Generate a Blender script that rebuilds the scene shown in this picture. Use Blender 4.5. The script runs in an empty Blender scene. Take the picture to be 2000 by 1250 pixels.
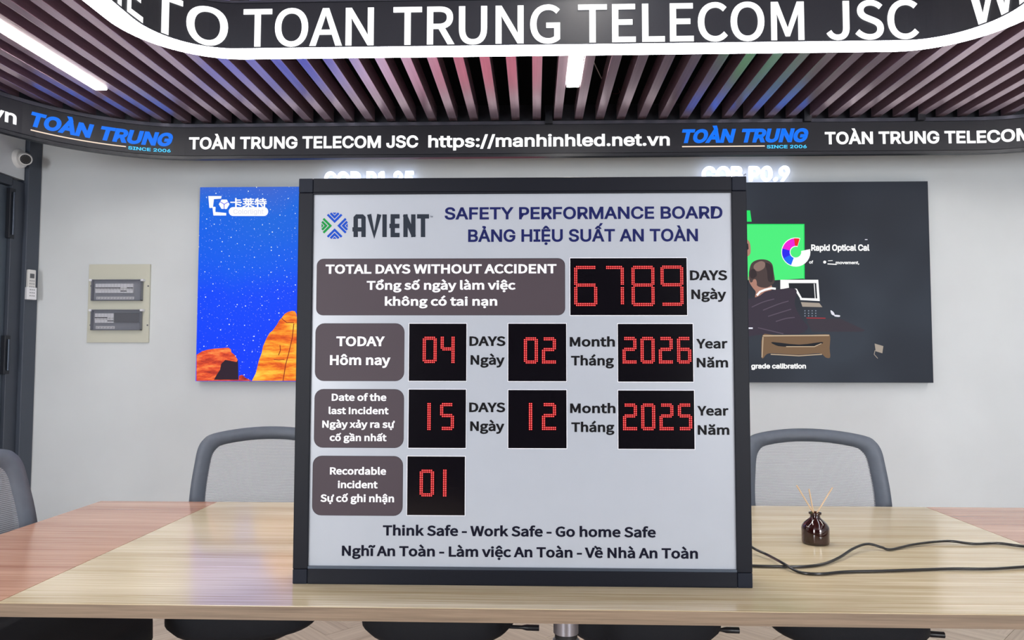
import bpy, bmesh, math, random, os
from mathutils import Vector, Matrix
from mathutils.geometry import tessellate_polygon
random.seed(4)
C = bpy.context.scene.collection
PI = math.pi

# ------------------------------------------------------------------ camera
FPX = 1411.0
YAW, PITCH, ROLL = .0309, .0509, .0011
fwd = Vector((-math.sin(YAW)*math.cos(PITCH), math.cos(YAW)*math.cos(PITCH), math.sin(PITCH)))
rgt = Vector((math.cos(YAW), math.sin(YAW), 0)); upv = rgt.cross(fwd)
rgt, upv = (math.cos(ROLL)*rgt + math.sin(ROLL)*upv), (-math.sin(ROLL)*rgt + math.cos(ROLL)*upv)
EYE = Vector((0, 0, 1.25))
cd = bpy.data.cameras.new('camera'); cam = bpy.data.objects.new('camera', cd); C.objects.link(cam)
cd.sensor_width = 36; cd.lens = 36*FPX/2000; cd.clip_start = .02
cam.matrix_world = Matrix(((rgt.x, upv.x, -fwd.x, EYE.x), (rgt.y, upv.y, -fwd.y, EYE.y), (rgt.z, upv.z, -fwd.z, EYE.z), (0, 0, 0, 1)))
sc = bpy.context.scene
sc.camera = cam
sc.view_settings.view_transform = 'Standard'; sc.view_settings.look = 'None'
sc.view_settings.gamma = 1; sc.view_settings.use_curve_mapping = False
sc.view_settings.exposure = 0.0
w = bpy.data.worlds.new('world'); sc.world = w; w.use_nodes = True
w.node_tree.nodes['Background'].inputs[0].default_value = (.5, .55, .6, 1)
w.node_tree.nodes['Background'].inputs[1].default_value = .3
try:
    sc.cycles.use_light_tree = True
except Exception: pass
BACK_FILL_W = 108        # added fill lights, no windows, behind the photographer to left and right
RING_E = 16.5      # light strip under the screen ring
LAMP_E = 46.0      # linear lamps between the slats
CEIL_FILL_W = 5      # added overhead fill behind the photographer, no fixture there (W)

def area(name, loc, sx, sy, power, rot=(0, 0, 0), col=(1, 1, 1)):
    l = bpy.data.lights.new(name, 'AREA'); l.shape = 'RECTANGLE'; l.size = sx; l.size_y = sy; l.energy = power; l.color = col
    o = bpy.data.objects.new(name, l); C.objects.link(o); o.location = loc; o.rotation_euler = rot
    return o
area('overhead_fill_light', (.2, -.4, 2.42), 4.4, .7, CEIL_FILL_W, (math.radians(22), 0, 0), (1, .99, .975))  # unseen overhead fill, added for brightness
area('back_fill_light', (-2.25, -3.1, 1.35), 1.0, 1.7, BACK_FILL_W, (PI/2, 0, -.25), (.97, .985, 1))  # unseen fill pair added to lift the back wall
area('back_fill_light', (2.5, -3.1, 1.35), 1.4, 1.7, BACK_FILL_W*1.25, (PI/2, 0, .2), (.97, .985, 1))
area('side_fill_light', (-1.9, .6, 2.42), .5, 1.8, 4, (0, 0, 0), (1, .97, .92))  # unseen side fills added left and right of the view
area('side_fill_light', (2.2, .6, 2.42), .5, 1.8, 4, (0, 0, 0), (.96, .98, 1))

def ray(px, py): return rgt*((px-1000)/FPX) + upv*((625-py)/FPX) + fwd
def ony(px, py, y): d = ray(px, py); return EYE + d*((y-EYE.y)/d.y)
def onz(px, py, z): d = ray(px, py); return EYE + d*((z-EYE.z)/d.z)
def onx(px, py, x): d = ray(px, py); return EYE + d*((x-EYE.x)/d.x)

# ------------------------------------------------------------------ materials
def lin(c):
    if isinstance(c, str): c = [int(c[i:i+2], 16)/255 for i in (0, 2, 4)]
    return tuple((x/12.92 if x <= .04045 else ((x+.055)/1.055)**2.4) for x in c) + (1,)
def mat(name, col, rough=.5, metal=0, emit=None, es=1, coat=0, spec=.5, noise=0, nscale=40, bump=0):
    m = bpy.data.materials.new(name); m.use_nodes = True; nt = m.node_tree; b = nt.nodes['Principled BSDF']
    b.inputs['Base Color'].default_value = lin(col); b.inputs['Roughness'].default_value = rough
    b.inputs['Metallic'].default_value = metal; b.inputs['Coat Weight'].default_value = coat
    b.inputs['Coat Roughness'].default_value = .08; b.inputs['Specular IOR Level'].default_value = spec
    if emit:
        b.inputs['Emission Color'].default_value = lin(emit); b.inputs['Emission Strength'].default_value = es
    if noise or bump:
        tc = nt.nodes.new('ShaderNodeTexCoord'); n = nt.nodes.new('ShaderNodeTexNoise'); n.inputs['Scale'].default_value = nscale
        n.inputs['Detail'].default_value = 5
        nt.links.new(tc.outputs['Object'], n.inputs['Vector'])
        if noise:
            r = nt.nodes.new('ShaderNodeValToRGB'); c = lin(col)
            r.color_ramp.elements[0].position = .3; r.color_ramp.elements[1].position = .7
            r.color_ramp.elements[0].color = tuple(x*(1-noise) for x in c[:3])+(1,)
            r.color_ramp.elements[1].color = tuple(min(1, x*(1+noise)) for x in c[:3])+(1,)
            nt.links.new(n.outputs['Fac'], r.inputs['Fac']); nt.links.new(r.outputs['Color'], b.inputs['Base Color'])
        if bump:
            bp = nt.nodes.new('ShaderNodeBump'); bp.inputs['Strength'].default_value = bump; bp.inputs['Distance'].default_value = .002
            nt.links.new(n.outputs['Fac'], bp.inputs['Height']); nt.links.new(bp.outputs['Normal'], b.inputs['Normal'])
    return m
def wood(name, c1, c2, rough=.3, axis=0, fine=1.0, coat=0., contrast=(.35, .65)):
    """long streaks of grain along one object axis"""
    m = bpy.data.materials.new(name); m.use_nodes = True; nt = m.node_tree; b = nt.nodes['Principled BSDF']
    tc = nt.nodes.new('ShaderNodeTexCoord'); mp = nt.nodes.new('ShaderNodeMapping')
    s = [100*fine]*3; s[axis] = 2.0*fine; mp.inputs['Scale'].default_value = s
    n = nt.nodes.new('ShaderNodeTexNoise'); n.inputs['Scale'].default_value = 1.5; n.inputs['Detail'].default_value = 7; n.inputs['Roughness'].default_value = .6
    mp2 = nt.nodes.new('ShaderNodeMapping'); s2 = [12*fine]*3; s2[axis] = .7*fine; mp2.inputs['Scale'].default_value = s2
    n2 = nt.nodes.new('ShaderNodeTexNoise'); n2.inputs['Scale'].default_value = 1.3; n2.inputs['Detail'].default_value = 3
    mx = nt.nodes.new('ShaderNodeMix'); mx.data_type = 'FLOAT'; mx.inputs[0].default_value = .4
    r = nt.nodes.new('ShaderNodeValToRGB'); r.color_ramp.elements[0].position = contrast[0]; r.color_ramp.elements[1].position = contrast[1]
    r.color_ramp.elements[0].color = lin(c1); r.color_ramp.elements[1].color = lin(c2)
    oi = nt.nodes.new('ShaderNodeObjectInfo'); ad = nt.nodes.new('ShaderNodeVectorMath'); ad.operation = 'ADD'
    mul = nt.nodes.new('ShaderNodeMath'); mul.operation = 'MULTIPLY'; mul.inputs[1].default_value = 37
    L = nt.links.new
    L(oi.outputs['Random'], mul.inputs[0]); L(tc.outputs['Object'], ad.inputs[0]); L(mul.outputs[0], ad.inputs[1])
    L(ad.outputs[0], mp.inputs['Vector']); L(ad.outputs[0], mp2.inputs['Vector'])
    L(mp.outputs[0], n.inputs['Vector']); L(mp2.outputs[0], n2.inputs['Vector'])
    L(n.outputs['Fac'], mx.inputs[2]); L(n2.outputs['Fac'], mx.inputs[3]); L(mx.outputs[0], r.inputs['Fac']); L(r.outputs['Color'], b.inputs['Base Color'])
    b.inputs['Roughness'].default_value = rough; b.inputs['Coat Weight'].default_value = coat; b.inputs['Coat Roughness'].default_value = .1
    bp = nt.nodes.new('ShaderNodeBump'); bp.inputs['Strength'].default_value = .12; bp.inputs['Distance'].default_value = .0006
    L(n.outputs['Fac'], bp.inputs['Height']); L(bp.outputs['Normal'], b.inputs['Normal'])
    return m
def glow(name, col, s=1.0):
    """screens and lamps: things that give off light"""
    m = bpy.data.materials.new(name); m.use_nodes = True; nt = m.node_tree; b = nt.nodes['Principled BSDF']
    b.inputs['Base Color'].default_value = (.01, .01, .01, 1); b.inputs['Roughness'].default_value = .5
    b.inputs['Specular IOR Level'].default_value = .1
    b.inputs['Emission Color'].default_value = lin(col); b.inputs['Emission Strength'].default_value = s
    return m

M = {}
M['wall'] = mat('wall_paint', 'dbe1e5', .75, noise=.03, nscale=3, bump=.05)
M['wall_dark'] = mat('dark_paint', '3a4048', .5, noise=.05)
M['ceil'] = mat('ceiling_black', '07070b', .9)
M['slat'] = wood('slat_wood', 'c8a2b4', 'e8c6d6', .32, axis=1, fine=.6, coat=1)
_b = M['slat'].node_tree.nodes['Principled BSDF']; _b.inputs['Coat IOR'].default_value = 2.2; _b.inputs['Metallic'].default_value = .82; _b.inputs['Coat Roughness'].default_value = .3; _b.inputs['IOR'].default_value = 1.8
M['black'] = mat('black_metal', '1c2029', .42, .2, bump=.03, nscale=300)
M['band'] = mat('led_band_face', '1e212b', .55, noise=.06, nscale=120)
M['ledge'] = mat('band_ledge_grey', '484b58', .4, .3)
M['frame'] = mat('board_frame_anodised', '0b0f1a', .45, 0, spec=.2, bump=.02, nscale=400)
M['frame2'] = mat('board_corner_plastic', '131926', .5, spec=.2)
M['bead'] = mat('board_bead', '49525f', .35, .6)
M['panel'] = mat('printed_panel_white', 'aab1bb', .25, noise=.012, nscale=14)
M['brown'] = mat('print_brown_panel', '473e45', .45, spec=.2)
M['navy'] = mat('print_navy', '141c58', .5, spec=.15)
M['inkdark'] = mat('print_dark_ink', '06081e', .5, spec=.15)
M['inkblack'] = mat('print_black_ink', '06060c', .5, spec=.15)
M['white'] = mat('print_white', 'eef0f6', .4)
M['charcoal'] = mat('print_charcoal', '242c38', .5, spec=.15)
M['lblue'] = mat('print_blue', '0f48b8', .5, spec=.15); M['lgreen'] = mat('print_green', '0c8c3c', .5, spec=.15)
M['halo'] = mat('print_black_outline', '15161c', .4)
M['oak'] = wood('pale_oak_laminate', 'bba67f', 'efe2c2', .2, axis=0, coat=.35)
M['redoak'] = wood('reddish_laminate', 'a8745a', 'dcae92', .2, axis=0, coat=.3)
M['edge'] = wood('brown_edge_band', '6b5a4a', '93806b', .45, axis=0, fine=1.6)
M['floor'] = wood('oak_floor_plank', 'b29d89', 'dccbb7', .35, axis=0, fine=.5, coat=.1)
M['joint'] = mat('floor_joint', '6c5f52', .7)
M['cgrey'] = mat('chair_frame_grey', '5a626e', .5, noise=.06)
M['cblack'] = mat('chair_black_fabric', '0c0f18', .85, noise=.15, nscale=300, bump=.2)
M['cplastic'] = mat('chair_black_plastic', '14161d', .35)
M['chrome'] = mat('brushed_steel', '9a9aa4', .3, .9)
M['cable'] = mat('cable_black_rubber', '07080c', .3, coat=.3)
M['cream'] = mat('cream_enamel', 'cfd0c2', .4)
M['plastic'] = mat('white_plastic', 'dcdddd', .4)
M['dark'] = mat('dark_hole', '14161a', .5)
M['breaker'] = mat('breaker_body', 'eceef0', .4)
M['blank'] = mat('blanking_plate_grey', '5b5e63', .4)
M['doorm'] = mat('door_slate_grey', '47525e', .45, noise=.05, nscale=20)
M['jamb'] = mat('door_frame_slate', '39404c', .45, noise=.04, nscale=15)
M['jamb2'] = mat('door_casing_slate', '414956', .45)
M['reed'] = wood('reed_stick', 'c9a983', 'e3c9a5', .6, axis=2)
M['digit'] = glow('led_red', 'ff0612', 1.1)
M['core'] = glow('led_core', 'ffd0c8', 1.3)
M['ringtxt'] = glow('ring_white_text', 'ffffff', 1.5)
M['bandtxt'] = glow('band_white_text', 'ffffff', 1.3)
M['bandblue'] = glow('band_blue_text', '1478ff', 1.0)
M['bandcyan'] = glow('band_cyan_text', '48c8ff', 1.25)
M['bandline'] = glow('band_warm_line', 'ffe4cf', 1.1)
M['strip'] = glow('ring_light_strip', 'f6f8ff', RING_E)
M['lamp'] = glow('linear_lamp', 'fffaf0', LAMP_E)
M['halosign'] = glow('backlit_letter', 'dde5ff', 2.2)

def m_window():
    m = mat('led_window_acrylic', '0c0a10', .12, spec=.35); nt = m.node_tree; b = nt.nodes['Principled BSDF']
    tc = nt.nodes.new('ShaderNodeTexCoord'); v = nt.nodes.new('ShaderNodeTexVoronoi'); v.inputs['Scale'].default_value = 250; v.inputs['Randomness'].default_value = 0
    r = nt.nodes.new('ShaderNodeValToRGB'); r.color_ramp.elements[0].position = .3; r.color_ramp.elements[1].position = .42
    r.color_ramp.elements[0].color = lin('180f18'); r.color_ramp.elements[1].color = lin('06050a')
    nt.links.new(tc.outputs['Object'], v.inputs['Vector']); nt.links.new(v.outputs['Distance'], r.inputs['Fac']); nt.links.new(r.outputs['Color'], b.inputs['Base Color'])
    return m
M['window'] = m_window()
def m_sky():
    m = glow('screen_blue_sky', '0a4cf0', 1.0); nt = m.node_tree; b = nt.nodes['Principled BSDF']; L = nt.links.new
    tc = nt.nodes.new('ShaderNodeTexCoord'); sp = nt.nodes.new('ShaderNodeSeparateXYZ'); L(tc.outputs['Object'], sp.inputs[0])
    mr = nt.nodes.new('ShaderNodeMapRange'); mr.inputs[1].default_value = 0; mr.inputs[2].default_value = 1.07; L(sp.outputs['Z'], mr.inputs[0])
    n = nt.nodes.new('ShaderNodeTexNoise'); n.inputs['Scale'].default_value = 1.6; L(tc.outputs['Object'], n.inputs['Vector'])
    ma = nt.nodes.new('ShaderNodeMath'); ma.operation = 'MULTIPLY_ADD'; ma.inputs[1].default_value = .5; L(n.outputs['Fac'], ma.inputs[0]); 
    sb = nt.nodes.new('ShaderNodeMath'); sb.operation = 'SUBTRACT'; sb.inputs[1].default_value = .25; L(mr.outputs[0], sb.inputs[0]); L(sb.outputs[0], ma.inputs[2])
    r = nt.nodes.new('ShaderNodeValToRGB'); e = r.color_ramp.elements
    e[0].position = 0; e[0].color = lin('003cff'); e[1].position = 1; e[1].color = lin('3c66d0')
    for p, c in ((.45, '0048fc'), (.62, '005cf0'), (.85, '0c66e0')):
        k = e.new(p); k.color = lin(c)
    L(ma.outputs[0], r.inputs['Fac'])
    # invented pale then rosy dawn on the hidden right side, colouring slat reflections
    hr = nt.nodes.new('ShaderNodeValToRGB'); h = hr.color_ramp.elements; mx_ = nt.nodes.new('ShaderNodeMapRange'); mx_.inputs[1].default_value = 0; mx_.inputs[2].default_value = 1.9
    n9 = nt.nodes.new('ShaderNodeTexNoise'); n9.inputs['Scale'].default_value = 2.2; n9.inputs['Detail'].default_value = 5; L(tc.outputs['Object'], n9.inputs['Vector'])
    q1 = nt.nodes.new('ShaderNodeMath'); q1.operation = 'MULTIPLY_ADD'; q1.inputs[1].default_value = .5; L(n9.outputs['Fac'], q1.inputs[0]); L(sp.outputs['X'], q1.inputs[2])
    q2 = nt.nodes.new('ShaderNodeMath'); q2.operation = 'MULTIPLY_ADD'; q2.inputs[1].default_value = .25; L(sp.outputs['Z'], q2.inputs[0]); L(q1.outputs[0], q2.inputs[2])
    q3 = nt.nodes.new('ShaderNodeMath'); q3.operation = 'SUBTRACT'; q3.inputs[1].default_value = .42; L(q2.outputs[0], q3.inputs[0])
    L(q3.outputs[0], mx_.inputs[0]); L(mx_.outputs[0], hr.inputs['Fac'])
    h[0].position = .36; h[0].color = (0, 0, 0, 1); h[1].position = .50; h[1].color = (1, 1, 1, 1)
    dr_ = nt.nodes.new('ShaderNodeValToRGB'); d = dr_.color_ramp.elements; L(mx_.outputs[0], dr_.inputs['Fac'])
    d[0].position = .4; d[0].color = lin('dfe6ff'); d[1].position = .78; d[1].color = lin('e07890'); kk = d.new(.55); kk.color = lin('e8d8f0')
    mm = nt.nodes.new('ShaderNodeMix'); mm.data_type = 'RGBA'; L(hr.outputs['Color'], mm.inputs[0]); L(r.outputs['Color'], mm.inputs[6]); L(dr_.outputs['Color'], mm.inputs[7])
    outs = [mm.outputs[2]]
    for scl, th, br in ((22, .07, 1.0), (48, .08, .4)):
        v = nt.nodes.new('ShaderNodeTexVoronoi'); v.inputs['Scale'].default_value = scl
        v.voronoi_dimensions = '2D'; cb = nt.nodes.new('ShaderNodeCombineXYZ'); L(sp.outputs['X'], cb.inputs[0]); L(sp.outputs['Z'], cb.inputs[1]); L(cb.outputs[0], v.inputs['Vector'])
        mu = nt.nodes.new('ShaderNodeMath'); mu.operation = 'LESS_THAN'; L(v.outputs['Distance'], mu.inputs[0])
        s2 = nt.nodes.new('ShaderNodeSeparateColor'); L(v.outputs['Color'], s2.inputs[0])
        m3 = nt.nodes.new('ShaderNodeMath'); m3.operation = 'MULTIPLY'; m3.inputs[1].default_value = th; L(s2.outputs[0], m3.inputs[0])
        L(m3.outputs[0], mu.inputs[1])
        m4 = nt.nodes.new('ShaderNodeMath'); m4.operation = 'MULTIPLY'; m4.inputs[1].default_value = br; L(mu.outputs[0], m4.inputs[0])
        mx = nt.nodes.new('ShaderNodeMix'); mx.data_type = 'RGBA'; L(m4.outputs[0], mx.inputs[0]); L(outs[-1], mx.inputs[6]); mx.inputs[7].default_value = (.9, 1, 1, 1)
        outs.append(mx.outputs[2])
    L(outs[-1], b.inputs['Emission Color'])
    return m
M['sky'] = m_sky()
def m_rock(name, stops, scale=(3, 3, 14), rot=.25, detail=6):
    m = glow(name, 'ff8020', 1.0); nt = m.node_tree; b = nt.nodes['Principled BSDF']; L = nt.links.new
    tc = nt.nodes.new('ShaderNodeTexCoord'); mp = nt.nodes.new('ShaderNodeMapping'); mp.inputs['Scale'].default_value = scale; mp.inputs['Rotation'].default_value = (0, rot, 0)
    n = nt.nodes.new('ShaderNodeTexNoise'); n.inputs['Scale'].default_value = 1.6; n.inputs['Detail'].default_value = detail; n.inputs['Roughness'].default_value = .65
    L(tc.outputs['Object'], mp.inputs[0]); L(mp.outputs[0], n.inputs['Vector'])
    r = nt.nodes.new('ShaderNodeValToRGB'); e = r.color_ramp.elements
    e[0].position = stops[0][0]; e[0].color = lin(stops[0][1]); e[1].position = stops[-1][0]; e[1].color = lin(stops[-1][1])
    for p, c in stops[1:-1]: k = e.new(p); k.color = lin(c)
    L(n.outputs['Fac'], r.inputs['Fac']); L(r.outputs['Color'], b.inputs['Emission Color'])
    return m
M['rock'] = m_rock('screen_rock_orange', [(.3, 'c03018'), (.42, 'f06a1c'), (.5, 'ff9a28'), (.6, 'ffc840'), (.7, 'ffd860')])
M['rockred'] = m_rock('screen_rock_red', [(.32, '5a1c20'), (.42, 'c43a28'), (.52, 'f05a30'), (.62, 'ff9048'), (.72, 'ffb060')], (5, 5, 16), -.6)
M['rockdark'] = glow('screen_rock_shadow', '2c1c2c', 1.0)
M['scr2'] = m_rock('screen_dark_studio', [(.3, '23262f'), (.5, '2b303a'), (.7, '363d48')], (.7, .7, .8), 0, 2)
for k, c in dict(s_green='48f07c', s_green2='20e868', s_white='ffffff', s_skin='b08070', s_hair='4a3c3c', s_hair2='8a7068', s_suit='38303e', s_suit2='5c5060', s_lap='1c2028',
                 s_desk='3c3640', s_wood='7a6048', s_wood2='c4ac90', s_red='f01c20', s_mag='f010d8', s_blue='2020f0', s_lblue='0868f8', s_pale='e4e4f0', s_line='b03038', s_key='8890a0', s_beige='a89c90', s_black='181c24').items():
    M[k] = glow('screen_'+k[2:], c, 1.0)

def m_mesh():
    m = bpy.data.materials.new('chair_mesh_weave'); m.use_nodes = True; nt = m.node_tree; b = nt.nodes['Principled BSDF']; L = nt.links.new
    out = nt.nodes['Material Output']
    b.inputs['Base Color'].default_value = lin('a9adb4'); b.inputs['Roughness'].default_value = .6
    tc = nt.nodes.new('ShaderNodeTexCoord'); sp = nt.nodes.new('ShaderNodeSeparateXYZ'); L(tc.outputs['Object'], sp.inputs[0])
    n = nt.nodes.new('ShaderNodeTexNoise'); n.inputs['Scale'].default_value = 5; L(tc.outputs['Object'], n.inputs['Vector'])
    a = nt.nodes.new('ShaderNodeMath'); a.operation = 'MULTIPLY_ADD'; a.inputs[1].default_value = .012; L(n.outputs['Fac'], a.inputs[0]); L(sp.outputs['Z'], a.inputs[2])
    mu = nt.nodes.new('ShaderNodeMath'); mu.operation = 'MULTIPLY'; mu.inputs[1].default_value = 2*PI/.0056; L(a.outputs[0], mu.inputs[0])
    si = nt.nodes.new('ShaderNodeMath'); si.operation = 'SINE'; L(mu.outputs[0], si.inputs[0])
    mr = nt.nodes.new('ShaderNodeMapRange'); mr.inputs[1].default_value = -1; mr.inputs[2].default_value = 1; mr.inputs[3].default_value = .28; mr.inputs[4].default_value = .72; L(si.outputs[0], mr.inputs[0])
    t = nt.nodes.new('ShaderNodeBsdfTransparent'); mx = nt.nodes.new('ShaderNodeMixShader')
    L(mr.outputs[0], mx.inputs[0]); L(t.outputs[0], mx.inputs[1]); L(b.outputs[0], mx.inputs[2]); L(mx.outputs[0], out.inputs['Surface'])
    return m
M['mesh'] = m_mesh()
def m_clear(name, tint, alpha, rough=.05):
    m = bpy.data.materials.new(name); m.use_nodes = True; nt = m.node_tree; b = nt.nodes['Principled BSDF']
    out = nt.nodes['Material Output']; b.inputs['Base Color'].default_value = lin(tint); b.inputs['Roughness'].default_value = rough
    t = nt.nodes.new('ShaderNodeBsdfTransparent'); t.inputs[0].default_value = (.95, .95, .97, 1); mx = nt.nodes.new('ShaderNodeMixShader'); mx.inputs[0].default_value = alpha
    nt.links.new(t.outputs[0], mx.inputs[1]); nt.links.new(b.outputs[0], mx.inputs[2]); nt.links.new(mx.outputs[0], out.inputs['Surface'])
    return m
M['cover'] = m_clear('smoky_clear_cover', 'a8acb4', .08)
def m_amber():
    m = bpy.data.materials.new('amber_glass'); m.use_nodes = True; b = m.node_tree.nodes['Principled BSDF']
    b.inputs['Base Color'].default_value = lin('4a1a16'); b.inputs['Roughness'].default_value = .04
    b.inputs['Transmission Weight'].default_value = .75; b.inputs['IOR'].default_value = 1.5; b.inputs['Coat Weight'].default_value = .6
    return m
M['amber'] = m_amber()
M['liquid'] = mat('dark_fragrance_oil', '24100e', .1)

# ------------------------------------------------------------------ helpers
def mesh_obj(name, verts, faces, m, parent=None, smooth=False, loc=None):
    me = bpy.data.meshes.new(name); me.from_pydata([tuple(v) for v in verts], [], faces); me.update()
    if m is not None: me.materials.append(m if not isinstance(m, str) else M[m])
    o = bpy.data.objects.new(name, me); C.objects.link(o)
    if smooth: me.polygons.foreach_set('use_smooth', [True]*len(me.polygons))
    if loc is not None: o.location = loc
    if parent is not None: o.parent = parent
    return o
def bm_obj(name, bm, m, parent=None, smooth=False, loc=None, auto=None):
    me = bpy.data.meshes.new(name); bmesh.ops.recalc_face_normals(bm, faces=bm.faces); bm.to_mesh(me); bm.free()
    for mm in (m if isinstance(m, (list, tuple)) else [m]): me.materials.append(M[mm] if isinstance(mm, str) else mm)
    o = bpy.data.objects.new(name, me); C.objects.link(o)
    if smooth:
        me.polygons.foreach_set('use_smooth', [True]*len(me.polygons))
        if auto:
            try: me.set_sharp_from_angle(angle=math.radians(auto))
            except Exception: pass
    if loc is not None: o.location = loc
    if parent is not None: o.parent = parent
    return o
def box_bm(bm, x0, x1, y0, y1, z0, z1, bev=0):
    g = bmesh.ops.create_cube(bm, size=1, matrix=Matrix.Translation(((x0+x1)/2, (y0+y1)/2, (z0+z1)/2)) @ Matrix.Diagonal((abs(x1-x0), abs(y1-y0), abs(z1-z0), 1)))
    if bev:
        es = {e for v in g['verts'] for e in v.link_edges}
        bmesh.ops.bevel(bm, geom=list(es), offset=bev, segments=2, affect='EDGES', profile=.5)
def box(name, x0, x1, y0, y1, z0, z1, m, parent=None, bev=0, loc=None):
    bm = bmesh.new(); box_bm(bm, x0, x1, y0, y1, z0, z1, bev); return bm_obj(name, bm, m, parent, loc=loc)
def tag(o, label=None, cat=None, group=None, kind=None):
    if label: o['label'] = label
    if cat: o['category'] = cat
    if group: o['group'] = group
    if kind: o['kind'] = kind
    return o
def empty(name, loc, rz=0):
    o = bpy.data.objects.new(name, None); C.objects.link(o); o.location = loc; o.rotation_euler = (0, 0, rz); o.empty_display_size = .1
    return o
def struct(o): o['kind'] = 'structure'; return o
def copy_tree(o, parent=None):
    c = o.copy(); C.objects.link(c); c.parent = parent
    for ch in [x for x in C.objects if x.parent == o]: copy_tree(ch, c)
    return c
def lathe_bm(bm, prof, seg=32, mtx=None):
    rings = []
    for r, z in prof:
        rings.append([bm.verts.new((mtx or Matrix()) @ Vector((max(r, 1e-5)*math.cos(2*PI*i/seg), max(r, 1e-5)*math.sin(2*PI*i/seg), z))) for i in range(seg)])
    for a, b in zip(rings, rings[1:]):
        for i in range(seg): bm.faces.new((a[i], a[(i+1) % seg], b[(i+1) % seg], b[i]))
    bm.faces.new(rings[0]); bm.faces.new(rings[-1])
def lathe(name, prof, m, parent=None, seg=32, mtx=None, loc=None, auto=40):
    bm = bmesh.new(); lathe_bm(bm, prof, seg, mtx); return bm_obj(name, bm, m, parent, True, loc, auto)
def catmull(pts, n=6, closed=False):
    P = [Vector(p) for p in pts]; out = []; N = len(P); rng = range(N if closed else N-1)
    for i in rng:
        if closed: a, b, c, d = P[i-1], P[i], P[(i+1) % N], P[(i+2) % N]
        else: a, b, c, d = P[max(i-1, 0)], P[i], P[i+1], P[min(i+2, N-1)]
        for k in range(n):
            t = k/n; out.append(.5*((2*b)+(-a+c)*t+(2*a-5*b+4*c-d)*t*t+(-a+3*b-3*c+d)*t**3))
    if not closed: out.append(P[-1])
    return out
def tube_bm(bm, pts, r, seg=8):
    pts = [Vector(p) for p in pts]; rings = []; ref = Vector((0, 0, 1))
    for i, p in enumerate(pts):
        t = (pts[min(i+1, len(pts)-1)]-pts[max(i-1, 0)]).normalized()
        s = t.cross(ref)
        if s.length < .05: s = t.cross(Vector((0, 1, 0)))
        s.normalize(); u = s.cross(t); rr = r[i] if isinstance(r, (list, tuple)) else r
        rings.append([bm.verts.new(p+(s*math.cos(2*PI*k/seg)+u*math.sin(2*PI*k/seg))*rr) for k in range(seg)])
    for a, b in zip(rings, rings[1:]):
        for k in range(seg): bm.faces.new((a[k], a[(k+1) % seg], b[(k+1) % seg], b[k]))
    bm.faces.new(rings[0]); bm.faces.new(rings[-1])
def tube(name, pts, r, m, parent=None, seg=8, loc=None):
    bm = bmesh.new(); tube_bm(bm, pts, r, seg); return bm_obj(name, bm, m, parent, True, loc, 50)

# --- flat print: 2D shapes as vertex/face lists, later laid on a real surface
def stroke2d(pts, wd, closed=False):
    """strip of width wd along a polyline, mitred"""
    P = [Vector((p[0], p[1])) for p in pts]
    Q = [P[0]]
    for p in P[1:]:
        if (p-Q[-1]).length > 1e-7: Q.append(p)
    if closed and (Q[0]-Q[-1]).length < 1e-7: Q.pop()
    P = Q; n = len(P)
    if n < 2: return [], []
    vs, fs = [], []
    for i, p in enumerate(P):
        if closed: a = (p-P[i-1]).normalized(); b = (P[(i+1) % n]-p).normalized()
        else:
            a = (p-P[i-1]).normalized() if i else None; b = (P[i+1]-p).normalized() if i < n-1 else None
            a = a or b; b = b or a
        na = Vector((-a.y, a.x)); nb = Vector((-b.y, b.x)); m = na+nb
        if m.length < .3: m = na.copy()
        m.normalize(); k = min(1/max(m.dot(na), .2), 1.8)
        vs += [p+m*wd/2*k, p-m*wd/2*k]
    for i in range(n if closed else n-1):
        j = (i+1) % n; fs.append((2*i, 2*j, 2*j+1, 2*i+1))
    return [tuple(v) for v in vs], fs
def poly2d(pts):
    t = tessellate_polygon([[Vector((p[0], p[1], 0)) for p in pts]])
    return [tuple(p) for p in pts], [tuple(x) for x in t]
def merge2d(parts):
    V, Fc = [], []
    for k, (v, f) in enumerate(parts):       # the third value is the layer of the shape in the print
        o = len(V); V += [(p[0], p[1], k % 4) for p in v]; Fc += [tuple(i+o for i in q) for q in f]
    return V, Fc
LAY = .00011
def lay(p): return p[2]*LAY if len(p) > 2 else 0
_fonts = {}
def font(k):
    if k == 'd': return None
    if k not in _fonts:
        fn = {'i': 'Inter.woff2', 'c': 'Noto Sans CJK Regular.woff2'}[k]
        try: _fonts[k] = bpy.data.fonts.load(os.path.join(bpy.utils.system_resource('DATAFILES'), 'fonts', fn))
        except Exception: _fonts[k] = None
    return _fonts[k]
def raw_text(s, fk, res=3, fill=True):
    cu = bpy.data.curves.new('t', 'FONT'); cu.body = s; cu.resolution_u = res
    cu.fill_mode = 'FRONT' if fill else 'NONE'
    f = font(fk)
    if f: cu.font = f
    o = bpy.data.objects.new('t', cu); C.objects.link(o); bpy.context.view_layer.update()
    me = o.to_mesh(); vs = [(v.co.x, v.co.y) for v in me.vertices]
    fs = [tuple(p.vertices) for p in me.polygons]; es = [tuple(e.vertices) for e in me.edges]
    o.to_mesh_clear(); bpy.data.objects.remove(o); bpy.data.curves.remove(cu)
    return vs, fs, es
_cap = {}
def caph(fk):
    if fk not in _cap:
        v, _, _ = raw_text('H', fk); _cap[fk] = max(p[1] for p in v)
    return _cap[fk]
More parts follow.
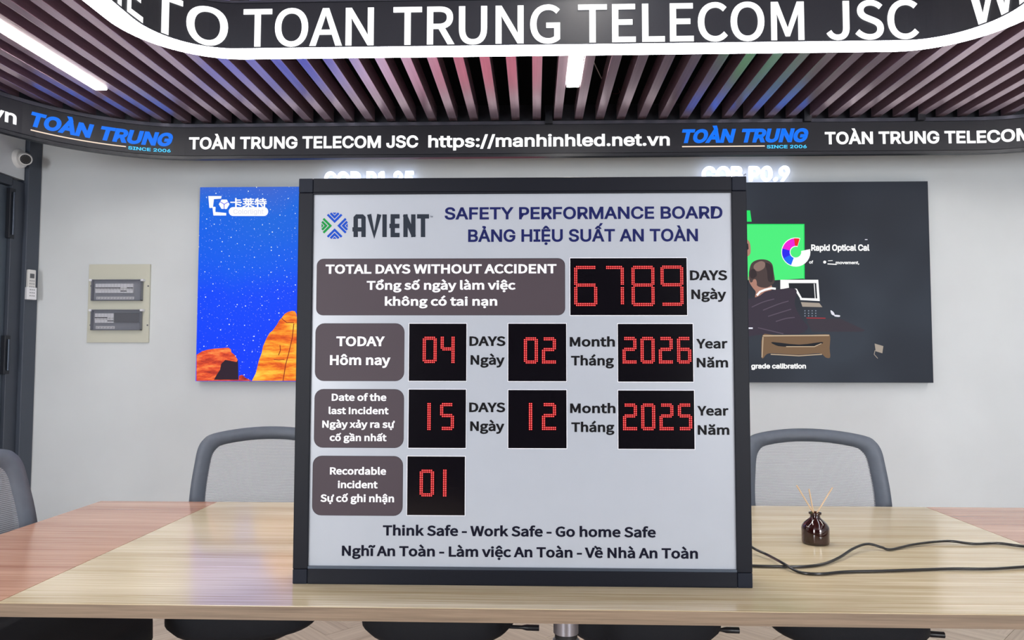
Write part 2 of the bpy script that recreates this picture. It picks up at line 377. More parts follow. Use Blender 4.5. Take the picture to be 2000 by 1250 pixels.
def text2d(s, fk='i', weight=.1, shear=0, res=3):
    """glyph shapes; x runs 0..1 over the ink, y in cap heights. weight = added stroke in cap heights"""
    vs, fs, _ = raw_text(s, fk, res); ev, _, ee = raw_text(s, fk, res, False)
    ch = caph(fk); parts = [(vs, fs)]
    nb = {}
    for a, b in ee: nb.setdefault(a, []).append(b); nb.setdefault(b, []).append(a)
    seen = set()
    for st in nb:
        if st in seen: continue
        loop = [st]; seen.add(st); cur = st
        while True:
            nx = [q for q in nb[cur] if q not in seen]
            if not nx: break
            cur = nx[0]; seen.add(cur); loop.append(cur)
        if weight: parts.append(stroke2d([ev[i] for i in loop], weight*ch, True))
    V, Fc = merge2d([parts[0]] + ([merge2d(parts[1:])] if len(parts) > 1 else []))
    V = [(x/ch + shear*y/ch, y/ch, l) for x, y, l in V]
    x0 = min(v[0] for v in V); x1 = max(v[0] for v in V)
    h = weight/2
    return [((x-x0)/(x1-x0), (y+h)/(1+2*h), l) for x, y, l in V], Fc, (x1-x0)/(1+2*h)

# ------------------------------------------------------------------ room shell
WX0, WX1, WY0, WY1, CZ = -2.8, 3.3, -3.2, 3.95, 2.95
struct(box('floor', WX0-.1, WX1+.1, WY0-.1, WY1+.1, -.1, -.012, 'joint'))
struct(box('wall_back', WX0-.1, WX1+.1, WY1, WY1+.1, -.012, CZ, 'wall'))
struct(box('wall_right', WX1, WX1+.1, WY0, WY1, -.012, CZ, 'wall'))
struct(box('wall_front', WX0-.1, WX1+.1, WY0-.1, WY0, -.012, CZ, mat('front_wall_grey', '565b64', .7)))
DZ = 2.215
bm = bmesh.new()
box_bm(bm, WX0-.1, WX0, WY0, 2.75, -.012, CZ); box_bm(bm, WX0-.1, WX0, 2.75, WY1-.11, DZ, CZ)
box_bm(bm, WX0-.1, WX0-.06, 2.75, WY1, -.012, CZ)
struct(bm_obj('wall_left', bm, 'wall'))
ceil = struct(box('ceiling', WX0-.1, WX1+.1, WY0-.1, WY1+.1, CZ, CZ+.1, 'ceil'))
struct(box('trim_1', WX0, WX1, WY1-.012, WY1, -.01, .08, 'wall_dark')); 
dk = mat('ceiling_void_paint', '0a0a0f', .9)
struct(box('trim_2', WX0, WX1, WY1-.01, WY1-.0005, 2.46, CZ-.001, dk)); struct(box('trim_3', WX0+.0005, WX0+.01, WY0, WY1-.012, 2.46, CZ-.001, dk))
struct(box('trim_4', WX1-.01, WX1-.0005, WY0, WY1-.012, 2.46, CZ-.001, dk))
# floor planks, herringbone
FL = [o for o in C.objects if o.name == 'floor'][0]
PW, PL = .14, .70
def plank_mesh(name):
    bm = bmesh.new(); box_bm(bm, 0, PL-.002, 0, PW-.002, -.012, 0); return bm
bmp = plank_mesh('plank'); me_p = bpy.data.meshes.new('plank'); bmp.to_mesh(me_p); bmp.free(); me_p.materials.append(M['floor'])
rest = bmesh.new(); c45 = math.sqrt(.5); cnt = 0
cands = []
for n in range(-60, 61):
    for mrow in range(-20, 21):
        # one L pair: horizontal plank at (a,b), vertical plank beside it
        a = n*PW + mrow*PL; b = n*PW - mrow*PL
        for vert in (False, True):
            ox, oy = (a, b) if not vert else (a+PL, b+PW-PL)
            # corner of plank in the un-rotated frame
            if vert: ox, oy, ang = a+PL+PW, b+PW-PL, PI/2
            else: ox, oy, ang = a, b, 0
            ox2 = (ox-oy)*c45 + .15; oy2 = (ox+oy)*c45 + 2.0
            ca = ang+PI/4
            cx = ox2 + PL/2*math.cos(ca) - PW/2*math.sin(ca); cy = oy2 + PL/2*math.sin(ca) + PW/2*math.cos(ca)
            if WX0 < cx < WX1 and WY0 < cy < WY1: cands.append((cx, cy, ox2, oy2, ca))
cands.sort(key=lambda c: (-(c[1] > 1.2), abs(c[1]-3.3)))
for q, (cx, cy, ox, oy, ca) in enumerate(cands):
    if q < 280:
        o = bpy.data.objects.new('plank', me_p); C.objects.link(o); o.location = (ox, oy, 0); o.rotation_euler = (0, 0, ca); o.parent = FL
    else:
        mt = Matrix.Translation((ox, oy, 0)) @ Matrix.Rotation(ca, 4, 'Z')
        g = bmesh.ops.create_cube(rest, size=1, matrix=mt @ Matrix.Translation((PL/2, PW/2, -.006)) @ Matrix.Diagonal((PL-.002, PW-.002, .012, 1)))
tag(bm_obj('plank_field', rest, 'floor', FL), kind='stuff')

# ceiling slats: 41 x 75 mm battens running away from the camera
SZ = 2.44; bm = bmesh.new(); box_bm(bm, 0, .041, WY0+.02, 3.585, 0, .075, .0012); me_s = bpy.data.meshes.new('slat'); bm.to_mesh(me_s); bm.free(); me_s.materials.append(M['slat'])
k0 = -25
for k in range(k0, 33):
    x = -.113 + k*.105
    if x < WX0+.02 or x > WX1-.07: continue
    o = bpy.data.objects.new('slat', me_s); C.objects.link(o); o.location = (x, 0, SZ); o.parent = ceil
for y in (-2, -.3, 1.2, 2.75):      # hanging rails the slats are screwed to
    box('hanger_rail', WX0+.02, WX1-.02, y-.02, y+.02, SZ+.077, SZ+.117, 'ceil', ceil)
for i, (x, y) in enumerate(((-1.4, 2.75), (.1, 2.75), (1.6, 2.75), (-1.4, 1.2), (1.6, 1.2), (-1.4, -.3), (1.6, -.3), (-1.4, -2), (1.6, -2))):
    tube('hanger_rod', [(x, y, SZ+.1), (x, y, CZ)], .005, 'chrome', ceil)

# door in the left wall
dr = struct(empty('door_1', (WX0, 3.3, 0)))
def dbox(n, y0, y1, x0, x1, z0, z1, m, bev=0): return box(n, x0, x1, y0-3.3, y1-3.3, z0, z1, m, dr, bev)
dbox('door_leaf', 2.86, 3.752, -.055, -.02, .01, 2.16, 'doorm')
dbox('door_panel', 2.98, 3.64, -.02, -.012, 1.15, 2.04, 'doorm', .006)
dbox('door_panel', 2.98, 3.64, -.02, -.012, .15, 1.03, 'doorm', .006)
dbox('frame_jamb', 3.755, 3.845, -.055, .0, 0, 2.2, 'jamb', .003)
dbox('frame_casing', 3.845, 3.946, -.055, .022, 0, 2.9, 'jamb2', .003)
dbox('frame_jamb', 2.76, 2.85, -.055, .0, 0, 2.2, 'jamb', .003)
dbox('frame_header', 2.86, 3.752, -.055, .0, 2.165, 2.21, 'jamb', .003)
for z0, z1 in ((1.155, 1.36), (1.88, 2.15)):
    h = dbox('hinge', 3.735, 3.775, -.018, .004, z0, z1, 'black', .002)
    tube('hinge_pin', [(.008, 3.757-3.3, z0+.02), (.008, 3.757-3.3, z1-.02)], .006, 'bead', h)

# ------------------------------------------------------------------ rounded-rectangle runs (ticker band, ring)
def rrect(x0, x1, y0, y1, r, n=14):
    """inner path, starts mid far side, goes +x, clockwise seen from above; (pos, outward normal)"""
    out = []; cx = (x0+x1)/2
    out.append(((cx, y1), (0, 1)))
    for (ccx, ccy, a0) in ((x1-r, y1-r, PI/2), (x1-r, y0+r, 0), (x0+r, y0+r, -PI/2), (x0+r, y1-r, -PI)):
        for i in range(n+1):
            a = a0 - i/n*PI/2; out.append(((ccx+r*math.cos(a), ccy+r*math.sin(a)), (math.cos(a), math.sin(a))))
    return out
def sweep(name, path, prof, m, parent=None, closed=True):
    """prof: closed loop of (outward offset, z)"""
    V = []; Fc = []; n = len(prof)
    for (p, nn) in path:
        for off, z in prof: V.append((p[0]+nn[0]*off, p[1]+nn[1]*off, z))
    N = len(path)
    for i in range(N if closed else N-1):
        j = (i+1) % N
        for k in range(n): Fc.append((i*n+k, j*n+k, j*n+(k+1) % n, i*n+(k+1) % n))
    o = mesh_obj(name, V, Fc, m, parent)
    bm = bmesh.new(); bm.from_mesh(o.data); bmesh.ops.recalc_face_normals(bm, faces=bm.faces); bm.to_mesh(o.data); bm.free()
    return o
def arcpos(s, x0, x1, y1, r):
    """point at run length s from x=0 on the far side (positive to the right), with corners"""
    sgn = 1 if s >= 0 else -1; a = abs(s); xe = (x1 if s >= 0 else -x0); st = xe-r
    if a <= st: return (sgn*a, y1), (0, 1)
    t = (a-st)/r
    if t <= PI/2:
        return (sgn*(st+r*math.sin(t)), y1-r+r*math.cos(t)), (sgn*math.sin(t), math.cos(t))
    return (sgn*xe, y1-r-(a-st-r*PI/2)), (sgn, 0)
def arc_s(x, y1, x0, x1, r): return x
def on_run(name, geo, s0, s1, zb, capz, R, m, parent, lift=.002, slope=0):
    V, Fc = geo[0], geo[1]; out = []
    for v in V:
        x, y = v[:2]; li = lift+lay(v); s = s0+(s1-s0)*x; p, nn = arcpos(s, *R)
        out.append((p[0]-nn[0]*li, p[1]-nn[1]*li, zb+y*capz))
    return mesh_obj(name, out, Fc, m, parent)

# perimeter ticker band
BR = (-2.42, 2.85, 3.57, .7)
bpath = rrect(BR[0], BR[1], -2.9, BR[2], BR[3], 20)
band = empty('led_ticker_band', (0, 3.57, 2.25))
tag(band, 'long dark LED ticker band with white and blue text curving below the ceiling slats', 'led sign')
band.location = (0, 0, 0)
sweep('screen_face', bpath, [(0, 2.268), (0, 2.412), (.02, 2.412), (.02, 2.268)], 'band', band)
sweep('lower_lip', bpath, [(.004, 2.252), (.004, 2.267), (.035, 2.267), (.035, 2.252)], 'black', band)
sweep('upper_lip', bpath, [(-.004, 2.413), (-.004, 2.43), (.045, 2.43), (.045, 2.413)], 'ledge', band)
sweep('casing', bpath, [(.021, 2.26), (.021, 2.40), (.045, 2.40), (.045, 2.26)], 'black', band)
sweep('back_panel', bpath, [(.046, 2.30), (.046, 2.53), (.06, 2.53), (.06, 2.30)], 'band', band)
for px in (1072, 1576, 1797):
    p = ony(px, 222, 3.56); box('hanger_clip', p.x-.018, p.x+.018, 3.545, 3.612, 2.412, 2.50, 'black', band)
# ticker text: reads along the run length s (x on the straight part)
def bx(px, py=270): return ony(px, py, 3.568).x
zb, cz = 2.3095, .0625
zb = ony(590, 290, 3.568).z; cz = ony(590, 266.3, 3.568).z-zb
T1 = text2d('TOÀN TRUNG TELECOM JSC', 'i', .10); T2 = text2d('https://manhinhled.net.vn', 'i', .085)
a0, a1 = bx(369.5), bx(817); h0, h1 = bx(836.5), bx(1308); l0, l1 = bx(1332), bx(1579); n0 = bx(1611)
period = n0-a0
G1 = text2d('TOÀN', 'i', .17, .22); G2 = text2d('TRUNG', 'i', .17, .22); G3 = text2d('SINCE 2006', 'i', .08)
for rep in (-2, -1, 0, 1):
    d = rep*period
    if a1+d > -3.2 and a0+d < 3.6: on_run('ticker_text', T1, a0+d, a1+d, zb, cz, BR, 'bandtxt', band)
    if h1+d > -3.6 and h0+d < 3.4: on_run('ticker_text', T2, h0+d, h1+d, zb, cz, BR, 'bandtxt', band)
    if l1+d > -3.4 and l0+d < 3.4:
        L_ = l1-l0; q0 = l0+d
        on_run('ticker_logo', G1, q0, q0+L_*.43, zb+.012, cz*1.12, BR, 'bandblue', band)
        on_run('ticker_logo', G2, q0+L_*.475, q0+L_, zb+.012, cz*1.12, BR, 'bandblue', band)
        on_run('ticker_logo_line', poly2d_grid := ([(i/20, 0) for i in range(21)]+[(i/20, 1) for i in range(21)], [(i, i+1, i+22, i+21) for i in range(20)]), q0, q0+L_*.655, zb-.0085, .0055, BR, 'bandline', band)
        on_run('ticker_logo_year', G3, q0+L_*.67, q0+L_*.985, zb-.018, .0165, BR, 'bandcyan', band)

# hanging ring with inner screen and light strip underneath
RR = (-1.08, 1.26, 2.066, .20)
rpath = rrect(RR[0], RR[1], -1.6, RR[2], RR[3], 20)
ring = empty('led_ring', (0, 0, 0))
tag(ring, 'large rounded hanging LED ring with white welcome text and glowing strip beneath', 'led sign')
sweep('screen_face', rpath, [(0, 2.160), (0, 2.295), (.014, 2.295), (.014, 2.160)], 'band', ring)
sweep('housing', rpath, [(.015, 2.160), (.015, 2.302), (.072, 2.302), (.072, 2.160)], 'black', ring)
sweep('top_lip', rpath, [(-.004, 2.296), (-.004, 2.303), (.014, 2.303), (.014, 2.296)], 'ledge', ring)
sweep('light_strip', rpath, [(.001, 2.1565), (.001, 2.1595), (.071, 2.1595), (.071, 2.1565)], 'strip', ring)
for x, y in ((-.6, 2.1), (.8, 2.1), (-1.1, .2), (1.3, .2), (-.6, -1.62), (.8, -1.62)):
    tube('hanger_rod', [(x, y, 2.305), (x, y, 2.51)], .004, 'chrome', ring)
def rx(px, py=60): return ony(px, py, 2.064).x
rz = ony(1050, 84.5, 2.064).z; rc = ony(1050, 10, 2.064).z-rz
for s, p0, p1 in (('TOAN', 475, 730), ('TRUNG', 768, 1094), ('TELECOM', 1129, 1571), ('JSC', 1614, 1794)):
    on_run('ring_text', text2d(s, 'c', .045, 0, 8), rx(p0), rx(p1), rz, rc, RR, 'ringtxt', ring)
t0 = rx(475); u = rc*1.02
g = text2d('TO', 'c', .045, 0, 8); wTO = g[2]*rc*1.18; on_run('ring_text', g, t0-.045-wTO, t0-.045, rz, rc, RR, 'ringtxt', ring)
g = text2d('WELCOME', 'c', .045, 0, 8); wW = g[2]*rc*1.02; e = t0-.045-wTO-.022; on_run('ring_text', g, e-wW, e, rz, rc, RR, 'ringtxt', ring)
e = rx(1893)-.02; on_run('ring_text', g, e, e+wW, rz, rc, RR, 'ringtxt', ring)

# linear lamps between the slats
def lamp(x, y0, y1, label):
    t = empty('linear_lamp', (x, y1, SZ)); tag(t, label, 'ceiling light', 'linear lamps set between the ceiling slats')
    box('lamp_housing', -.0285, .0285, y0-y1, 0, .004, .06, 'plastic', t); box('diffuser', -.026, .026, y0-y1+.003, -.003, -.004, .0035, 'lamp', t)
lamp(-.113+2.5*.105+.0205, 1.6, 3.135, 'short bright lamp end showing below the ring light near the middle of the slats')
lamp(-.113-17.5*.105+.0205, 1.75, 3.11, 'long bright linear lamp between the slats at upper left')

lamp(-.113+24.5*.105+.0205, 1.75, 3.12, 'added unseen linear lamp between the slats out at the far right')  # added out of view to brighten the back wall
# bits above the slats
wb = empty('wire_bundle', (.35, 3.0, 2.6)); tag(wb, 'thin white rod and loose red wire seen through the slats right of the lamp', 'wire')
a = onz(1160, 122, 2.56); b = onz(1177, 158, 2.56); o = tube('white_rod', [a-wb.location, b-wb.location], .0025, 'plastic', wb)
pp = [onz(1195, 182, 2.56), onz(1205, 183, 2.57), onz(1210, 180, 2.565), onz(1208, 173, 2.56)]
tube('red_wire', [p-wb.location for p in catmull(pp, 5)], .0014, mat('wire_red', '7a3038', .5), wb)

# ------------------------------------------------------------------ wall screens
YS = 3.9
def screen(x0, name, label):
    t = empty(name, (x0, YS, 1.115)); tag(t, label, 'screen')
    return t
def flat(name, V, Fc, m, t, lift, pic=True):
    """pixel-traced flat picture content laid on the screen plane"""
    out = []
    for v in V:
        p = ony(v[0], v[1], YS); out.append((p.x-t.location.x, -lift-lay(v), p.z-t.location.z))
    return mesh_obj(name, out, Fc, m, t)
def tx_flat(s, x0, x1, yb, cap, m, t, lift, fk='i', wt=.1, name='screen_text'):
    V, Fc, _ = text2d(s, fk, wt); return flat(name, [(x0+(x1-x0)*a, yb-cap*b, l) for a, b, l in V], Fc, m, t, lift)
def rr2d(x0, y0, x1, y1, r, n=6):
    pts = []
    for cx, cy, a0 in ((x1-r, y1-r, 0), (x0+r, y1-r, PI/2), (x0+r, y0+r, PI), (x1-r, y0+r, 3*PI/2)):
        for i in range(n+1): a = a0+i/n*PI/2; pts.append((cx+r*math.cos(a), cy+r*math.sin(a)))
    return poly2d(pts)
def disc2d(cx, cy, r, n=20): return poly2d([(cx+r*math.cos(2*PI*i/n), cy+r*math.sin(2*PI*i/n)) for i in range(n)])
LX = -1.848
s1 = screen(LX, 'wall_screen', 'left wall screen showing orange rock towers under a blue starry sky')
box('screen_cabinet', 0, 1.9, .003, .05, 0, 1.07, 'black', s1)
box('picture_sky', 0, 1.9, 0, .003, 0, 1.07, 'sky', s1)
def sm(p, n=4): return [(q.x, q.y) for q in catmull([Vector((a, b, 0)) for a, b in p], n, True)]
flat('picture_rock', *poly2d([(383.5, 744), (384, 693), (395, 686), (405, 683), (418, 681), (432, 680), (446, 679), (451, 682), (452, 688), (458, 693), (464, 702), (466, 744)]), 'rockred', s1, .0006)
flat('picture_rock_shadow', *poly2d([(418, 741.6), (424, 731), (430, 722), (432, 711), (440, 703), (452, 705), (462, 707), (465, 703), (466, 741.6)]), 'rockdark', s1, .001)
flat('picture_rock', *poly2d([(466, 744), (467, 734), (473, 732), (480, 738), (492, 744)]), 'rockred', s1, .0008)
flat('picture_rock', *poly2d([(492, 744), (500, 728), (505, 706), (511, 690), (514, 676), (520, 662), (526, 651), (533, 645), (541, 634), (546, 625), (550, 621), (556, 613), (563, 609), (571, 607), (576, 608), (579, 613),
     (580, 622), (588, 640), (600, 655), (640, 660), (700, 650), (760, 672), (820, 690), (900, 700), (980, 716), (1040, 720), (1046, 744)]), 'rock', s1, .0006)
flat('picture_rock_crack', *merge2d([stroke2d([(574, 632), (571, 660), (564, 690), (558, 712), (553, 744)], 1.6), stroke2d([(547, 674), (548, 684), (544, 694)], 1.5), stroke2d([(535, 702), (545, 703), (556, 702)], 1.3), stroke2d([(550, 622), (560, 630), (574, 630)], 1.3)]), m_c := glow('screen_rock_crack', '8c1c14', 1.0), s1, .001)
# logo on the left screen
flat('screen_logo', *merge2d([poly2d([(407, 383), (433, 383), (432, 388), (418, 389), (416, 406), (409, 406)]), poly2d([(415, 404), (421, 404), (421, 414), (442, 416), (442, 421), (417, 421)]), disc2d(438, 399, 10.5, 6)]), 's_white', s1, .001)
flat('screen_logo_line', *merge2d([stroke2d([(438, 399), (438, 409)], 1.2), stroke2d([(438, 399), (430, 394)], 1.2), stroke2d([(438, 399), (447, 394)], 1.2)]), 's_blue', s1, .0014)
tx_flat('卡莱特', 450, 521, 404, 15, 's_white', s1, .001, 'c', .07)
flat('screen_logo_plate', *rr2d(447, 404.5, 524, 422, 8.5), 's_white', s1, .0012)
tx_flat('Colorlight', 456, 515, 418, 9.5, 's_pale', s1, .0016, 'i', .04)
RX = 1.152-.96
s2 = screen(RX, 'wall_screen', 'right wall screen showing a man at a desk before a green panel on dark backdrop')
box('screen_cabinet', 0, 1.918, .003, .05, 0, 1.078, 'black', s2)
box('picture_backdrop', 0, 1.918, 0, .003, 0, 1.078, 'scr2', s2)
F = lambda n, g, m, l=.0006: flat(n, g[0], g[1], m, s2, l)
F('picture_green_panel', poly2d([(1430, 438), (1569, 438), (1571, 441), (1571, 544), (1500, 548), (1430, 546)]), 's_green')
F('picture_green_edge', merge2d([stroke2d([(1430, 438.5), (1570, 438.5), (1570.5, 545)], 2)]), 's_green2', .0009)
F('picture_green_panel', poly2d([(1440, 411), (1465, 411), (1468, 433), (1440, 433)]), 's_green2')
F('picture_skin', poly2d(sm([(1450, 468), (1462, 470), (1466, 484), (1464, 498), (1452, 500)])), 's_skin', .0009)
F('picture_face', poly2d(sm([(1462, 540), (1464, 552), (1470, 562), (1476, 570), (1476, 582), (1500, 574), (1508, 560), (1496, 548), (1476, 536)])), 's_skin', .0009)
F('picture_hair', poly2d(sm([(1463, 530), (1468, 514), (1482, 507), (1498, 508), (1508, 516), (1511, 532), (1513, 548), (1508, 556), (1496, 562), (1480, 559), (1474, 548), (1466, 552), (1463, 542)])), 's_hair', .0012)
F('picture_hair_light', poly2d(sm([(1474, 516), (1486, 510), (1494, 514), (1492, 524), (1480, 530), (1472, 524)])), 's_hair2', .0015)
F('picture_ear', poly2d(sm([(1470, 548), (1476, 546), (1478, 556), (1473, 562)])), 's_skin', .0016)
F('picture_camera', poly2d([(1452, 474), (1461, 476), (1462, 486), (1456, 492), (1450, 490)]), 's_black', .0012)
F('picture_hair_dark', merge2d([poly2d(sm([(1494, 514), (1506, 518), (1510, 534), (1508, 550), (1500, 548), (1498, 530)])), poly2d(sm([(1466, 528), (1474, 526), (1478, 538), (1470, 544), (1465, 540)]))]), glow('screen_hair_dark', '32282c'), .0014)
F('picture_collar', stroke2d([(1478, 577), (1484, 570), (1494, 566), (1506, 563), (1515, 564)], 4), 's_white', .0018)
F('picture_jacket', poly2d(sm([(1400, 590), (1440, 588), (1478, 580), (1494, 570), (1512, 566), (1530, 564), (1545, 562), (1556, 568), (1552, 590), (1556, 606), (1570, 628), (1578, 640), (1560, 652), (1500, 652), (1440, 660), (1400, 660)], 3)), 's_suit', .0012)
for pts in ([(1468, 600), (1490, 590), (1512, 584)], [(1490, 606), (1520, 594), (1540, 588)], [(1500, 618), (1525, 610), (1545, 604)], [(1480, 640), (1505, 646), (1530, 652)], [(1515, 628), (1535, 622), (1552, 620)]):
    F('picture_fold', stroke2d([(q.x, q.y) for q in catmull([Vector((a, b, 0)) for a, b in pts], 4)], 1.8), 's_suit2', .0015)
F('picture_monitor', poly2d([(1524, 546.5), (1598, 546.5), (1601, 588), (1563, 586), (1562, 582), (1552, 566), (1536, 564), (1524, 566)]), 's_white', .0008)
F('picture_monitor_glass', poly2d([(1540, 553), (1594, 553), (1596, 583), (1566, 582), (1556, 564), (1541, 563)]), 's_lap', .0016)
F('picture_monitor_edge', stroke2d([(1590, 554), (1592, 583)], 1.5), 's_white', .0019)
F('picture_laptop_base', poly2d([(1564, 590), (1600, 592), (1606, 600), (1567, 599)]), 's_beige', .0016)
F('picture_keypad', merge2d([disc2d(1572+7*i, 607+5*j, 1.3, 6) for i in range(4) for j in range(3)]), 's_key', .0016)
F('picture_red_line', stroke2d([(1575, 621), (1612, 621.5)], 1.6), 's_line', .0016)
F('picture_mouse', poly2d(sm([(1622, 606), (1628, 610), (1630, 616), (1624, 614)])), 's_pale', .0016)
F('picture_mouse', poly2d(sm([(1630, 615), (1640, 616), (1639, 619), (1630, 618)])), 's_pale', .0017)
F('picture_desk', poly2d([(1576, 628), (1580, 622), (1640, 622), (1690, 645), (1684, 648), (1586, 648)]), 's_desk', .0009)
F('picture_arm_rest', stroke2d([(1455, 641), (1470, 641)], 3), 's_pale', .0018)
F('picture_chair_back', poly2d(sm([(1489, 655), (1510, 654), (1560, 655), (1612, 653), (1621, 657), (1620, 680), (1621, 698), (1612, 698), (1600, 690), (1560, 693), (1510, 690), (1497, 692), (1490, 700), (1487, 694)], 3)), 's_wood', .002)
F('picture_chair_slot', poly2d(sm([(1509, 668), (1560, 673), (1604, 668), (1604, 672), (1590, 676), (1530, 677), (1512, 673)], 3)), 's_black', .0023)
F('picture_chair_edge', merge2d([stroke2d([(1490, 656), (1540, 655.5), (1619, 655)], 2.4), stroke2d([(1490, 658), (1488, 698)], 2), stroke2d([(1505, 692), (1560, 695), (1605, 692)], 1.8), stroke2d([(1535, 677), (1590, 677), (1604, 671)], 1.6)]), 's_wood2', .0026)
F('picture_socket', poly2d([(1708, 671), (1725, 676), (1723, 690), (1710, 686)]), 's_beige', .0016)
F('picture_socket_wire', stroke2d([(1709, 684), (1707, 692), (1714, 700)], 1.2), 's_beige', .0016)
# colour ring on the right screen
def arc2d(cx, cy, r0, r1, a0, a1, n=8):
    V = []; Fc = []
    for i in range(n+1):
        a = math.radians(a0+(a1-a0)*i/n); V += [(cx+r0*math.cos(a), cy-r0*math.sin(a)), (cx+r1*math.cos(a), cy-r1*math.sin(a))]
    for i in range(n): Fc.append((2*i, 2*i+1, 2*i+3, 2*i+2))
    return V, Fc
cx, cy = 1554, 492.5
F('ring_logo_rim', arc2d(cx, cy, 10.5, 28.5, 72, 372, 24), 's_white', .0024)
for a0, a1, m in ((74, 98, 's_red'), (98, 165, 's_mag'), (165, 207, 's_blue'), (207, 250, 's_lblue')):
    F('ring_logo_segment', arc2d(cx, cy, 12, 27, a0, a1, 8), m, .0028)
tx_flat('Rapid Optical Cal', 1584, 1698, 490, 12.5, 's_white', s2, .0016, 'i', .13)
tx_flat('of', 1580, 1588, 515, 6, 's_white', s2, .0016, 'i', .1); tx_flat('movement,', 1632, 1678, 516, 6, 's_white', s2, .0016, 'i', .12)
F('small_caption', merge2d([disc2d(1610.5, 512, 3, 10), stroke2d([(1616, 515.5), (1634, 516.5)], 2), stroke2d([(1617, 509.5), (1626, 509)], 1.2)]), 's_white', .0016)
F('small_caption', stroke2d([(1689, 468), (1694, 468)], 1.6), 's_pale', .0016)
tx_flat(': grade calibration', 1460, 1574, 720, 10, 's_white', s2, .0016, 'i', .13)

# backlit letters above each screen
def sign(s, x0, x1, yb, cap, label):
    p0 = ony(x0, yb, 3.925); p1 = ony(x1, yb, 3.925); pt = ony(x0, yb-cap, 3.925)
    t = empty('backlit_sign', ((p0.x+p1.x)/2, 3.925, p0.z)); tag(t, label, 'sign')
    V, Fc, _ = text2d(s, 'i', .11)
    w = p1.x-p0.x; h = pt.z-p0.z; n = len(V)
    # solid letters: front, back and sides
    V3 = [((x-.5)*w, -.012-l*LAY, y*h) for x, y, l in V]+[((x-.5)*w, .006+l*LAY, y*h) for x, y, l in V]
    ed = {}
    for f in Fc:
        for a, b in zip(f, f[1:]+f[:1]): ed[frozenset((a, b))] = ed.get(frozenset((a, b)), 0)+1
    F3 = [tuple(f) for f in Fc]+[tuple(i+n for i in reversed(f)) for f in Fc]+[(tuple(e)[0], tuple(e)[1], tuple(e)[1]+n, tuple(e)[0]+n) for e, c in ed.items() if c == 1]
    mesh_obj('letters', V3, F3, 'halosign', t)
    for x in (-.3, 0, .3): tube('standoff', [(x*w, 0, h*.5), (x*w, .025, h*.5)], .003, 'chrome', t)
sign('COB P1.25', 634, 809, 366, 30, 'backlit white lettering COB P1.25 half hidden above the left screen')
sign('COB P0.9', 1371, 1542, 355, 29, 'backlit white lettering COB P0.9 glowing above the right screen')

# ------------------------------------------------------------------ breaker panel
bp0 = ony(170, 669, 3.94); bp1 = ony(294, 516, 3.94)
px0, px1, pz0, pz1 = bp0.x, bp1.x, bp0.z, bp1.z
bpn = empty('breaker_panel', (px0, WY1, pz0)); tag(bpn, 'cream electrical panel with two smoky clear covers on the wall between door and left screen', 'electrical panel')
PWD, PHT = px1-px0, pz1-pz0
box('panel_plate', 0, PWD, -.014, 0, 0, PHT, 'cream', bpn, .0015)
def pl(x, y): p = ony(x, y, 3.93); return p.x-px0, p.z-pz0
for (cx0, cx1, ct, cb, nb, blank) in ((182, 278.5, 546.5, 587.5, 12, False), (181, 277, 605, 645, 6, True)):
    x0, zt = pl(cx0, ct); x1, zb2 = pl(cx1, cb)
    wdt = box('panel_window', x0+.004, x1-.004, -.018, -.0145, zb2+.004, zt-.004, 'ledge', bpn)
    wdt.data.materials[0] = mat('window_recess_grey', '8c9097', .5)
    cv = box('cover', x0, x1, -.040, -.037, zb2, zt, 'cover', bpn, .001)
    bm = bmesh.new()
    for (a, b, c, d) in ((x0, x1, zt-.005, zt), (x0, x1, zb2, zb2+.004), (x0, x0+.006, zb2, zt), (x1-.006, x1, zb2, zt)): box_bm(bm, a, b, -.037, -.018, c, d)
    bm_obj('cover_rim', bm, mat('cover_rim_grey', '777b86', .3), bpn)
    bx0 = x0+.020; bw = .0178; zc = (zb2+zt)/2+.006
    for i in range(nb):
        xx = bx0+i*bw; on = not ((not blank and i in (8, 9)) or (blank and i in (4, 5)))
        b_ = box('breaker', xx, xx+bw-.0012, -.030, -.018, zc-.022, zc+.030, 'breaker', bpn, .0008)
        box('breaker_slot', xx, xx+bw-.0012, -.0305, -.030, (zc+.004 if on else zc-.014), (zc+.009 if on else zc-.009), 'dark', b_)
        box('toggle', xx+.002, xx+bw-.003, -.035, -.0301, (zc-.006 if on else zc-.004), (zc+.003 if on else zc+.008), 'plastic', b_)
    lb = box('paper_label', bx0, bx0+nb*bw, -.0195, -.0182, zb2+.008, zb2+.023, 'plastic', bpn)
    bm = bmesh.new()
    for i in range(nb): box_bm(bm, bx0+i*bw+.003, bx0+i*bw+.012, -.0198, -.0196, zb2+.016, zb2+.0175); box_bm(bm, bx0+i*bw+.003, bx0+i*bw+.010, -.0198, -.0196, zb2+.0115, zb2+.0128)
    bm_obj('label_print', bm, 'blank', lb)
    if blank: box('blanking_plate', bx0+nb*bw+.003, x1-.010, -.030, -.018, zc-.020, zc+.034, 'blank', bpn)
    for xx in (x0-.004, x1+.003): box('cover_latch', xx-.008, xx+.008, -.040, -.014, zt-.010, zt+.002, 'white', bpn, .002)
for x, y in ((177, 558.5), (288.5, 558.5), (175.5, 635), (287, 635)):
    a, b = pl(x, y); lathe('screw', [(.0045, 0), (.0045, .002), (.002, .003)], 'blank', bpn, 12, Matrix.Translation((a, -.014, b)) @ Matrix.Rotation(PI/2, 4, 'X'))

